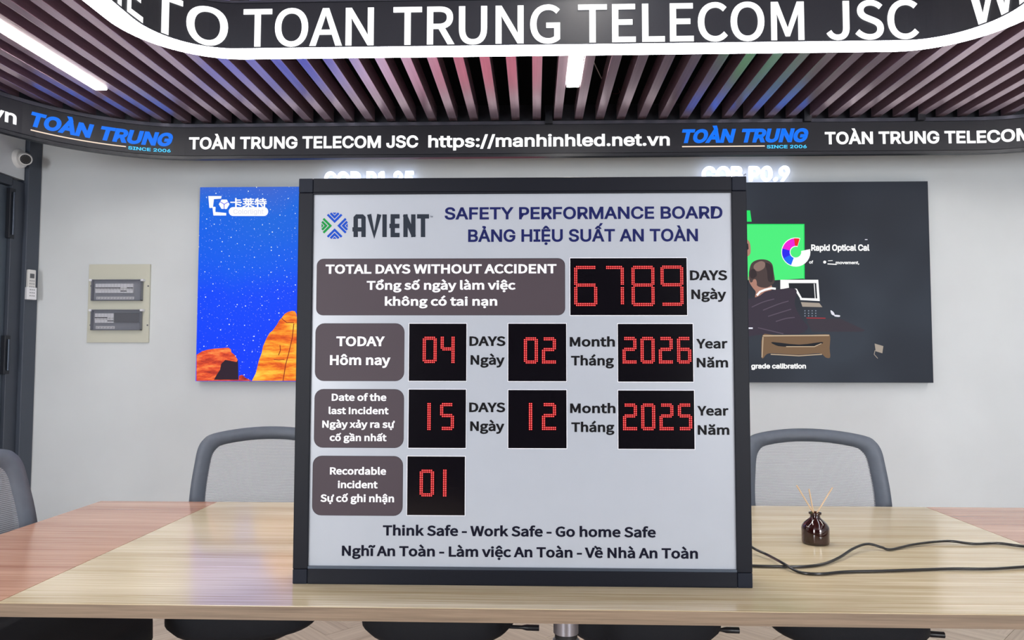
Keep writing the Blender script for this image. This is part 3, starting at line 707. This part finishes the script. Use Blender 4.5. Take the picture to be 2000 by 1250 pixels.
# ------------------------------------------------------------------ dome camera on the wall over the door
cp = onx(40, 306, -2.76)
camo = empty('security_camera', (WX0, 3.79, cp.z)); tag(camo, 'white turret security camera on the wall above the door at left', 'camera')
RY = Matrix.Rotation(PI/2, 4, 'Y')
lathe('base', [(.052, 0), (.052, .012), (.046, .022), (.036, .024)], 'plastic', camo, 32, RY)
look = (EYE - (Vector(camo.location)+Vector((.035, 0, 0)))).normalized(); look = (look+Vector((.15, 0, -.15))).normalized()
q = look.to_track_quat('Z', 'Y').to_matrix().to_4x4()
hd = Matrix.Translation((.036, 0, 0)) @ q
lathe('ball_head', [(.005, -.034), (.02, -.028), (.031, -.014), (.035, .0), (.034, .012), (.031, .022), (.031, .028), (.026, .029), (.025, .024)], 'plastic', camo, 32, hd)
ln = lathe('lens_face', [(.0255, .022), (.0255, .026), (.01, .0265)], 'dark', camo, 32, hd)
bm = bmesh.new()
for i in range(12): a = 2*PI*i/12; lathe_bm(bm, [(.0022, 0), (.0022, .0012)], 6, hd @ Matrix.Translation((.0195*math.cos(a), .0195*math.sin(a), .0264)))
bm_obj('infrared_leds', bm, 'bead', ln)

# air conditioner remote in its holder on the door frame
r0 = onx(64, 585, -2.775); r1 = onx(64, 527, -2.775)
rm = empty('remote_control', (WX0+.023, 3.875, 1.56)); tag(rm, 'white air conditioner remote standing in its wall holder on the door frame', 'remote')
rm.rotation_euler = (0, 0, -.35)
box('body', .004, .022, -.022, .022, .01, .165, 'plastic', rm, .004)
box('holder', .0, .026, -.027, .027, 0, .068, 'white', rm, .003)
box('display', .022, .0228, -.012, .012, .118, .143, 'blank', rm)
bm = bmesh.new()
for j in range(6):
    for i in range(3): 
        xx = .0222 if j > 2 else .0262
        box_bm(bm, xx, xx+.001, -.014+i*.0105, -.0075+i*.0105, .018+j*.0165, .024+j*.0165)
bm_obj('buttons', bm, mat('button_grey', '9a9ea4', .5), rm)

# ------------------------------------------------------------------ table
TX0, TX1, TY0, TY1, TZ = -1.5, 1.71, 1.462, 2.485, .75
tb = empty('meeting_table', (.1, 1.97, 0)); tag(tb, 'long meeting table with pale oak top and reddish end panels', 'table')
def tt(n, x0, x1, y0, y1, z0, z1, m, bev=0): return box(n, x0-.1, x1-.1, y0-1.97, y1-1.97, z0, z1, m, tb, bev)
for nm, a, b, m in (('end_panel', TX0, -1.093, 'redoak'), ('middle_panel', -1.091, 1.307, 'oak'), ('end_panel', 1.309, TX1, 'redoak')):
    tt(nm, a, b, TY0, TY1, TZ-.027, TZ, m)
tt('edge_band', TX0-.001, TX1+.001, TY0-.0015, TY0-.0002, TZ-.0275, TZ-.0012, 'edge'); tt('edge_band', TX0-.001, TX1+.001, TY1+.0002, TY1+.0015, TZ-.0275, TZ-.0012, 'edge')
tt('edge_band', TX0-.0015, TX0-.0002, TY0, TY1, TZ-.0275, TZ-.0012, 'edge'); tt('edge_band', TX1+.0002, TX1+.0015, TY0, TY1, TZ-.0275, TZ-.0012, 'edge')
for x in (-1.36, 1.57):
    for y in (1.64, 2.36): tt('leg', x-.02, x+.02, y-.02, y+.02, 0, TZ-.06, 'cplastic', .002)
tt('cross_rail', -1.36, 1.57, 1.98, 2.02, TZ-.068, TZ-.028, 'cplastic'); 
for x in (-1.36, 1.57): tt('side_rail', x-.02, x+.02, 1.62, 2.38, TZ-.068, TZ-.028, 'cplastic')
cl = lathe('center_leg', [(.030, 0), (.030, .50), (.034, .502), (.034, .535), (.032, .537), (.026, .540), (.026, .552), (.032, .554), (.032, TZ-.069)], 'chrome', tb, 32, Matrix.Translation((-.02, -.10, 0)))
lathe('joint_ring', [(.0265, .541), (.0285, .542), (.0285, .551), (.0265, .552)], 'dark', cl, 32, Matrix.Translation((-.02, -.10, 0)))
lathe('foot_plate', [(.20, 0), (.20, .006), (.19, .01), (.03, .014)], 'chrome', tb, 40, Matrix.Translation((-.02, -.10, 0)))

# ------------------------------------------------------------------ safety board
BX, BY, BW, BH, BD = -.03, 1.6075, 1.0056, .9028, .07
bd = empty('safety_board', (BX, BY, TZ)); tag(bd, 'large black-framed white safety performance board with red LED counters standing on the table', 'board')
byaw = .005
bd.rotation_euler = (0, 0, byaw)
bw_ = Vector((math.cos(byaw), math.sin(byaw), 0)); bn_ = Vector((-math.sin(byaw), math.cos(byaw), 0))
def BP(px, py):
    """photo position -> position on the board's front plane, metres from its bottom centre"""
    d = ray(px, py); b = Vector((BX, BY, TZ)); t = (b-EYE).dot(bn_)/d.dot(bn_); p = EYE+d*t-b
    return p.dot(bw_), p.z
HW = BW/2; FW = .030
i0 = BP(613.5, 376); i1 = BP(1428, 373); i2 = BP(600, 1110); i3 = BP(1440, 1118)
ix0 = (i0[0]+i2[0])/2; ix1 = (i1[0]+i3[0])/2; iz1 = (i0[1]+i1[1])/2; iz0 = (i2[1]+i3[1])/2
box('cabinet', -HW+.004, HW-.004, .010, BD, .004, BH-.004, 'black', bd)
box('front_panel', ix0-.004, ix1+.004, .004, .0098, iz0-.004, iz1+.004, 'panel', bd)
PLN = .004      # y of the printed face
def fr(n, a, b, c, d, m, bev=.0018): return box(n, a, b, -.003, .0099, c, d, m, bd, bev)
CS = .0325
fr('frame_rail', -HW+CS, HW-CS, iz1, BH, 'frame'); fr('frame_rail', -HW+CS, HW-CS, 0, iz0, 'frame')
fr('frame_rail', -HW, ix0, CS, BH-CS, 'frame'); fr('frame_rail', ix1, HW, CS, BH-CS, 'frame')
for a, b in ((-HW, -HW+CS-.0004), (HW-CS+.0004, HW)):
    for c, d in ((0, CS-.0004), (BH-CS+.0004, BH)): fr('frame_corner', a, b, c, d, 'frame2')
box('inner_bead', ix0, ix1, -.001, .0036, iz0, iz0+.0055, 'bead', bd); box('inner_bead', ix0, ix1, -.001, .0036, iz1-.004, iz1, 'frame', bd)
def bflat(n, V, Fc, m, lift=.0004, parent=None, mapf=BP):
    out = []
    for q in V:
        u, v = mapf(q[0], q[1]) if mapf else q[:2]; out.append((u, PLN-lift-lay(q), v))
    return mesh_obj(n, out, Fc, m, parent or bd)
def btext(s, x0, x1, y0, y1, cap, m, fk='c', wt=.1, lift=.0004, name='printed_text'):
    u0, v0 = BP(x0, y0); u1, v1 = BP(x1, y1); h = BP(x0, y0-cap)[1]-v0; v = (v0+v1)/2
    V, Fc, _ = text2d(s, fk, wt)
    return bflat(name, [(u0+(u1-u0)*a, v+h*b, l) for a, b, l in V], Fc, m, lift, mapf=None)
def brr(x0, y0, x1, y1, r, m, n, lift, inset=0):
    a = BP(x0, y1); b = BP(x1, y0); k = .00114*r
    pts = []
    for cx, cy, a0 in ((b[0]-k, b[1]-k, 0), (a[0]+k, b[1]-k, PI/2), (a[0]+k, a[1]+k, PI), (b[0]-k, a[1]+k, 3*PI/2)):
        for i in range(7): t = a0+i/6*PI/2; pts.append((cx+(k+inset)*math.cos(t), cy+(k+inset)*math.sin(t)))
    return bflat(n, *poly2d(pts), m, lift, mapf=None)
NV, WH, BK, DK = 'navy', 'white', 'inkblack', 'inkdark'
btext('SAFETY PERFORMANCE BOARD', 868, 1412, 428.7, 426, 24, NV, 'i', .085)
btext('BẢNG HIỆU SUẤT AN TOÀN', 914, 1364, 472.7, 470.3, 24.5, NV, 'i', .085)
for a, b, c, d, r in ((617, 504.5, 1103, 615, 13), (614.5, 632, 789, 743.5, 17), (612.5, 761, 788, 874, 17), (609, 892, 786, 1006.5, 17)):
    brr(a, b, c, d, r, 'halo', 'brown_label_outline', .0002, .0009); brr(a, b, c, d, r, 'brown', 'brown_label', .0004)
LT = .0007
btext('TOTAL DAYS WITHOUT ACCIDENT', 635, 1087, 533.8, 534.2, 18, WH, lift=LT)
btext('Tổng số ngày làm việc', 715.5, 1007, 565.2, 566, 17.3, WH, lift=LT)
btext('không có tai nạn', 751, 971, 596.8, 597, 17, WH, lift=LT)
btext('TODAY', 656, 751, 676, 676.2, 19, WH, lift=LT); btext('Hôm nay', 643.5, 762, 713, 713, 19.3, WH, lift=LT)
btext('Date of the', 647, 754, 783, 783.3, 14, WH, lift=LT); btext('last Incident', 641, 758.5, 809, 809.3, 13.4, WH, lift=LT)
btext('Ngày xảy ra sự', 628.5, 770.5, 835.8, 836, 14, WH, lift=LT); btext('cố gần nhất', 643, 754.5, 861.7, 862, 13.6, WH, lift=LT)
btext('Recordable', 643.5, 753.5, 927.5, 927.7, 14.2, WH, lift=LT); btext('incident', 659, 737, 954, 954.2, 14, WH, lift=LT)
btext('Sự cố ghi nhận', 624.8, 769, 981, 981.4, 14.6, WH, lift=LT)
btext('DAYS', 1348.3, 1421.3, 547, 547, 19.3, BK); btext('Ngày', 1351, 1419.5, 584, 584, 18.8, BK)
for x0, x1, y, s in ((916.5, 987.2, 675.7, 'DAYS'), (918.8, 985.6, 712.5, 'Ngày'), (1113, 1201.5, 677, 'Month'), (1115.5, 1199.5, 713.9, 'Tháng'), (1360.5, 1422, 680.6, 'Year'), (1361.5, 1423, 717.8, 'Năm'),
                     (916, 986.7, 805.3, 'DAYS'), (918, 985, 842.2, 'Ngày'), (1113.6, 1202.6, 807.2, 'Month'), (1116, 1200.5, 844.2, 'Tháng'), (1362.5, 1424, 812, 'Year'), (1363.5, 1425.5, 849.6, 'Năm')):
    btext(s, x0, x1, y, y, 18.8, BK)
btext('Think Safe - Work Safe - Go home Safe', 747, 1281.5, 1046.4, 1051, 20, DK)
btext('Nghĩ An Toàn - Làm việc An Toàn - Về Nhà An Toàn', 666.8, 1364, 1086.2, 1092.6, 20, DK)
# company mark: chevrons in a circle, then wide lettering drawn as strokes
ccx, ccy, cr = 652.7, 440.3, 26.3
def chev(n, m):
    parts_b = []
    for r0 in (8.2, 16.6):
        ln_ = []
        for sg in (-1, 1):
            # arm from vertex outward at 45 degrees until the circle
            t = 0
            while (t+0)**2 + (r0+t)**2 < (cr-.6)**2: t += .25
            ln_.append((sg*t, r0+t))
        c, s = math.cos(n*PI/2), math.sin(n*PI/2)
        pts = [ln_[0], (0, r0), ln_[1]]
        pts = [(ccx+x*c-y*s, ccy-(x*s+y*c)) for x, y in pts]
        parts_b.append(stroke2d(pts, 4.3))
    # little outermost triangle
    r0 = 22.6; c, s = math.cos(n*PI/2), math.sin(n*PI/2)
    parts_b.append(poly2d([(ccx+x*c-y*s, ccy-(x*s+y*c)) for x, y in ((0, r0-1), (-4.2, 25.6), (4.2, 25.6))]))
    bflat('emblem_chevron', *merge2d(parts_b), m)
chev(0, 'lblue'); chev(1, 'lgreen'); chev(2, 'lblue'); chev(3, 'lblue')
def AV(pts): return stroke2d([(570+x/4, 330+y/4) for x, y in pts], 8.6)
for g in (merge2d([AV([(496, 530), (496, 380), (506, 369), (546, 369), (557, 380), (557, 530)]), AV([(470, 470), (557, 470)])]),
          AV([(601, 352), (641, 514), (681, 352)]), AV([(722, 352), (722, 530)]),
          merge2d([AV([(786, 352), (786, 530)]), AV([(770, 368), (840, 368)]), AV([(760, 443), (838, 443)]), AV([(770, 514), (840, 514)])]),
          merge2d([AV([(886, 530), (886, 352)]), AV([(880, 356), (952, 526)]), AV([(947, 530), (947, 352)])]),
          merge2d([AV([(976, 368), (1070, 368)]), AV([(1023, 360), (1023, 530)])])):
    bflat('company_letter', *g, 'charcoal')
btext('TM', 839, 845, 424, 424, 3, 'charcoal', 'i', .05)
# LED counters
SEG = {'0': 'abcdef', '1': 'bc', '2': 'abged', '4': 'fgbc', '5': 'afgcd', '6': 'afgedc', '7': 'abc', '8': 'abcdefg', '9': 'abcdfg'}
def digit_cells(ch, W_, H_):
    s = SEG[ch]; cells = set(); mid = H_//2
    def hz(r):
        for c in range(1, W_-1): cells.add((c, r)); cells.add((c, r+1))
    top = range(1, mid+0); bot = range(mid+1 if H_ > 18 else mid, H_-1)
    if 'a' in s: hz(0)
    if 'd' in s: hz(H_-2)
    if 'g' in s:
        for c in range(1, W_-1): cells.add((c, mid-1)); cells.add((c, mid))
    for k, cs, rows in (('f', (0, 1), top), ('b', (W_-2, W_-1), top), ('e', (0, 1), bot), ('c', (W_-2, W_-1), bot)):
        if k in s:
            for r in rows:
                for c in cs: cells.add((c, r))
    if ch == '1': cells = {(c-(W_-2), r) for c, r in cells} | {(0, 0), (1, 0), (0, H_-1), (1, H_-1)} | {(c, r) for r in range(1, H_-1) for c in (0, 1)}
    if ch == '0' and H_ <= 18:
        for r in range(1, H_-1): cells |= {(0, r), (1, r), (W_-2, r), (W_-1, r)}
    if ch == '4': cells |= {(W_-2, 0), (W_-1, 0), (W_-2, H_-1), (W_-1, H_-1), (0, 0), (1, 0)} | {(W_-2, r) for r in range(H_)} | {(W_-1, r) for r in range(H_)}
    if ch in '2':
        cells |= {(0, H_-1), (0, 0)} if False else {(0, H_-1), (W_-1, H_-1), (W_-1, H_-2)}
    return cells
def counter(x0, y0, x1, y1, digits, name='led_counter'):
    a = BP(x0, y1); b = BP(x1, y0)
    wn = box(name, a[0], b[0], PLN-.0012, PLN-.0001, a[1], b[1], 'window', bd)
    bm = bmesh.new()
    for q0, q1, r0, r1 in ((a[0]-.001, b[0]+.001, b[1], b[1]+.0012), (a[0]-.001, b[0]+.001, a[1]-.0012, a[1]), (a[0]-.0012, a[0], a[1], b[1]), (b[0], b[0]+.0012, a[1], b[1])): box_bm(bm, q0, q1, PLN-.0016, PLN-.0001, r0, r1)
    bm_obj('counter_edge', bm, 'white', wn)
    for ch, dx0, dx1, dy0, dy1, W_, H_ in digits:
        u0, v1 = BP(dx0, dy0); u1, v0 = BP(dx1, dy1); W2 = 2 if ch == '1' else W_
        pu = (u1-u0)/W2; pv = (v1-v0)/H_
        for mname, rad, lift, nm in (('digit', .46, .0018, 'led_digit'), ('core', .17, .0021, 'led_core')):
            V, Fc = [], []
            for c, r in digit_cells(ch, W_, H_):
                cu_, cv_ = u0+(c+.5)*pu, v1-(r+.5)*pv; o_ = len(V)
                for i in range(6): t = i*PI/3; V.append((cu_+rad*pu*math.cos(t), PLN-lift, cv_+rad*pv*math.sin(t)))
                Fc.append(tuple(range(o_, o_+6)))
            if nm == 'led_digit': dg = mesh_obj(nm, V, Fc, mname, wn)
            else: mesh_obj(nm, V, Fc, mname, wn)
B7, S7 = (13, 23), (8, 15)
counter(1114, 503.5, 1341.5, 615.5, [('6', 1121, 1167.3, 518.7, 598, *B7), ('7', 1180, 1219.5, 518.7, 598, 11, 23), ('8', 1233, 1279.5, 518.5, 598, *B7), ('9', 1289.8, 1336, 518, 597.5, *B7)])
counter(798, 632, 911, 744, [('0', 825, 853, 657, 709.5, *S7), ('4', 860, 888, 657, 709.5, *S7)])
counter(992.5, 632, 1106, 744.5, [('0', 1022.7, 1051, 658.3, 710.5, *S7), ('2', 1058, 1086.3, 658.3, 710.5, *S7)])
counter(1207.5, 632.5, 1353.5, 745.5, [('2', 1215.5, 1244, 657.5, 710.5, *S7), ('0', 1250.7, 1279.7, 657.5, 710.5, *S7), ('2', 1286.3, 1315, 657.5, 710.5, *S7), ('6', 1322, 1351.3, 657.5, 710.5, *S7)])
counter(797, 761, 910, 875, [('1', 834, 841.3, 786.7, 840.5, *S7), ('5', 859, 886.7, 786.7, 840.5, *S7)])
counter(992.5, 762, 1106.5, 875.5, [('1', 1032.5, 1040, 786.7, 840.5, *S7), ('2', 1058, 1086.5, 786.7, 840.5, *S7)])
counter(1208, 763, 1356, 877, [('2', 1216.3, 1245, 787.7, 841, *S7), ('0', 1252, 1280.8, 787.7, 841, *S7), ('2', 1287.7, 1316.5, 787.7, 841, *S7), ('5', 1323.7, 1353, 787.7, 841, *S7)])
counter(794.5, 892, 908, 1006.5, [('0', 819, 847.7, 917, 970.5, *S7), ('1', 864.7, 872.2, 917, 970.5, *S7)])
box('power_inlet', HW-.20, HW-.14, BD, BD+.012, .03, .07, 'cplastic', bd, .002)

# ------------------------------------------------------------------ reed diffuser
bo = onz(1593, 1061, TZ); bt = empty('reed_diffuser', (bo.x, bo.y, TZ)); tag(bt, 'small brown glass reed diffuser bottle with three sticks on the table right of the board', 'diffuser')
k = 1.0
lathe('bottle', [(.030, 0), (.0345, .002), (.0355, .006), (.0355, .040), (.034, .047), (.028, .055), (.019, .063), (.0135, .068), (.0125, .072), (.0125, .077), (.0165, .078), (.0165, .082), (.011, .083), (.0105, .074), (.012, .067), (.026, .054), (.0325, .045), (.0335, .040), (.0335, .006), (.001, .004)], 'amber', bt, 48)
lathe('oil', [(.001, .0045), (.033, .0065), (.033, .034), (.001, .0345)], 'liquid', bt, 40)
for (x, y) in ((1556, 948), (1580, 955), (1626, 952)):
    top = ony(x, y, bo.y); base = Vector(((1.0 if x < 1590 else -1)*.014 * (1 if x != 1580 else .6), .004, .008))
    mid = Vector(((-.006 if x < 1590 else .006) + (.002 if x == 1580 else 0), .001*(1 if x == 1580 else -1), .083)); tp = top-bt.location
    dirv = (tp-mid); low = mid-dirv.normalized()*.065
    tube('reed_stick', [low, mid, tp], .0019, 'reed', bt, 8)

# ------------------------------------------------------------------ cables
def cable(name, pts, label, grp=None):
    P = [onz(x, y, TZ+.0042)+Vector((0, 0, h)) for x, y, h in pts]
    t = tube(name, catmull(P, 8), .0034, 'cable'); tag(t, label, 'cable'); return t
cable('power_cable', [(1440, 1062, .02), (1470, 1079, .012), (1500, 1089, .006), (1528, 1106, .008), (1560, 1117, 0), (1600, 1121, 0), (1650, 1117, 0), (1730, 1115, 0), (1850, 1111, 0), (1930, 1111, 0), (2000, 1107, 0), (2120, 1100, 0)], 'black power cable nearer the table edge running flat to the right from the board')
cable('power_cable', [(1440, 1103, 0), (1470, 1105, 0), (1520, 1106.5, 0), (1570, 1106.5, 0), (1610, 1101, 0), (1640, 1091, .003), (1668, 1077, .008), (1695, 1070, .01), (1722, 1072, .004), (1740, 1073, 0), (1790, 1064, .002), (1850, 1059, .003), (1900, 1062, 0), (1950, 1061, 0), (2000, 1067, 0), (2110, 1075, 0)], 'black power cable with a raised hump passing in front of the diffuser bottle')

# ------------------------------------------------------------------ chairs
def supel(a, b, n, e=3.2): return [(a*math.copysign(abs(math.cos(2*PI*i/n))**(2/e), math.cos(2*PI*i/n)), b*math.copysign(abs(math.sin(2*PI*i/n))**(2/e), math.sin(2*PI*i/n))) for i in range(n)]
def loft(bm, levels, n=40):
    rings = []
    for a, b, z, oy in levels: rings.append([bm.verts.new((x, y+oy, z + .012*max(0, -(y/b))**3*(-1))) for x, y in supel(a, b, n)])
    for r0, r1 in zip(rings, rings[1:]):
        for i in range(n): bm.faces.new((r0[i], r0[(i+1) % n], r1[(i+1) % n], r1[i]))
    bm.faces.new(rings[0]); bm.faces.new(rings[-1])
def back_outline(n=10):
    # (x, z) half-profile of back, closed loop; top crown, rounded upper corners, widening then narrowing
    pts = [(-.17, .54), (-.225, .62), (-.247, .70), (-.248, .78), (-.240, .87), (-.233, .92), (-.218, .950), (-.190, .968), (-.10, .982), (0, .987), (.10, .982), (.190, .968), (.218, .950), (.233, .92), (.240, .87), (.248, .78), (.247, .70), (.225, .62), (.17, .54), (0, .525)]
    return [(p.x, p.y) for p in catmull([Vector((a, b, 0)) for a, b in pts], 4, True)]
def byz(x, z): return .235 + (z-.54)*.17 - 1.1*x*x
def make_chair():
    t = empty('mesh_office_chair', (0, 0, 0))
    bm = bmesh.new(); loft(bm, [(.185, .175, .403, 0), (.225, .215, .409, 0), (.243, .233, .430, 0), (.242, .232, .475, 0), (.236, .226, .495, 0), (.20, .19, .507, 0), (.10, .10, .510, 0)]); bm_obj('seat', bm, 'cblack', t, True)
    bm = bmesh.new(); loft(bm, [(.10, .11, .365, .01), (.15, .15, .370, .01), (.175, .165, .400, .01), (.17, .16, .4025, .01)]); bm_obj('seat_pan', bm, 'cplastic', t, True)
    for s in (1,):
        lv = tube('lever', catmull([(s*.10, -.02, .385), (s*.20, -.02, .385), (s*.275, -.02, .383), (s*.315, -.02, .382)], 4), [.006]*8+[.010]*5, 'cplastic', t)
    OL = back_outline(); n = len(OL); V = []; Fc = []; W_ = .045
    cxz = (0, .76)
    ins = []
    for i in range(n):
        p = Vector(OL[i]); ins.append(Vector((p.x*(.245-W_)/.245, .757+(p.y-.757)*(.230-W_)/.230)))
    for i in range(n):
        for (x, z), dy in ((OL[i], -.006), (OL[i], .010), (((OL[i][0]+ins[i][0])/2, (OL[i][1]+ins[i][1])/2), .016), (tuple(ins[i]), .010), (tuple(ins[i]), -.004), (((OL[i][0]+ins[i][0])/2, (OL[i][1]+ins[i][1])/2), -.012)):
            V.append((x, byz(x, z)+dy, z))
    for i in range(n):
        j = (i+1) % n
        for k in range(6): Fc.append((i*6+k, j*6+k, j*6+(k+1) % 6, i*6+(k+1) % 6))
    f = mesh_obj('back_frame', V, Fc, 'cgrey', t, True); bm = bmesh.new(); bm.from_mesh(f.data); bmesh.ops.recalc_face_normals(bm, faces=bm.faces); bm.to_mesh(f.data); bm.free()
    # mesh panel: rows across the inside of the frame
    zs = [.57+(.945-.57)*i/16 for i in range(17)]; V = []; Fc = []
    def halfw(z):
        xs = []
        for i in range(n):
            a = ins[i]; b = ins[(i+1) % n]
            if (a.y-z)*(b.y-z) <= 0 and abs(a.y-b.y) > 1e-6: xs.append(abs(a.x+(b.x-a.x)*(z-a.y)/(b.y-a.y)))
        return max(xs) if xs else .1
    for z in zs:
        hw = halfw(z)+.004
        for i in range(13): x = -hw+2*hw*i/12; V.append((x, byz(x, z)-.002, z))
    for j in range(16):
        for i in range(12): Fc.append((j*13+i, j*13+i+1, (j+1)*13+i+1, (j+1)*13+i))
    mesh_obj('back_mesh', V, Fc, 'mesh', t, True)
    tube('back_support', catmull([(0, .05, .385), (0, .21, .385), (0, .285, .45), (0, .275, .56), (0, .285, .66)], 5), .019, 'cplastic', t, 10)
    lathe('gas_lift', [(.026, .12), (.026, .26), (.018, .262), (.018, .364), (.03, .366)], 'chrome', t, 20)
    bm = bmesh.new(); lathe_bm(bm, [(.042, .07), (.042, .12), (.03, .13)], 20)
    hub = bm_obj('base_hub', bm, 'cplastic', t, True, auto=40)
    for i in range(5):
        a = 2*PI*i/5+.3; d = Vector((math.cos(a), math.sin(a), 0))
        lg = tube('leg', [d*.03+Vector((0, 0, .10)), d*.15+Vector((0, 0, .09)), d*.27+Vector((0, 0, .068))], [.022, .018, .013], 'cplastic', t, 10)
        mt = Matrix.Translation(d*.27+Vector((0, 0, .0275))) @ Matrix.Rotation(a, 4, 'Z') @ Matrix.Rotation(PI/2, 4, 'Y')
        lathe('caster', [(.020, -.022), (.0272, -.018), (.0272, -.006), (.015, -.003), (.015, .003), (.0272, .006), (.0272, .018), (.020, .022)], 'cplastic', lg, 16, mt)
    return t
ch0 = make_chair()
chairs = [(-.935, 2.40, .20, 'mesh-back office chair behind the table just left of the board'),
          (-.30, 2.385, .0, 'office chair behind the board, its dark seat seen left of the table leg'),
          (.335, 2.385, .0, 'office chair behind the board, its dark seat seen right of the table leg'),
          (.97, 2.40, -.10, 'mesh-back office chair behind the diffuser bottle'),
          (1.64, 1.97, -PI/2, 'dark office chair at the right end of the table, only its seat edge in view'),
          (-1.335, 1.985, PI/2+.05, 'mesh-back office chair at the left end of the table by the door')]
for i, (x, y, rz_, lb) in enumerate(chairs):
    o = ch0 if i == 0 else copy_tree(ch0)
    o.location = (x, y, 0); o.rotation_euler = (0, 0, rz_); tag(o, lb, 'chair', 'office chairs round the meeting table')
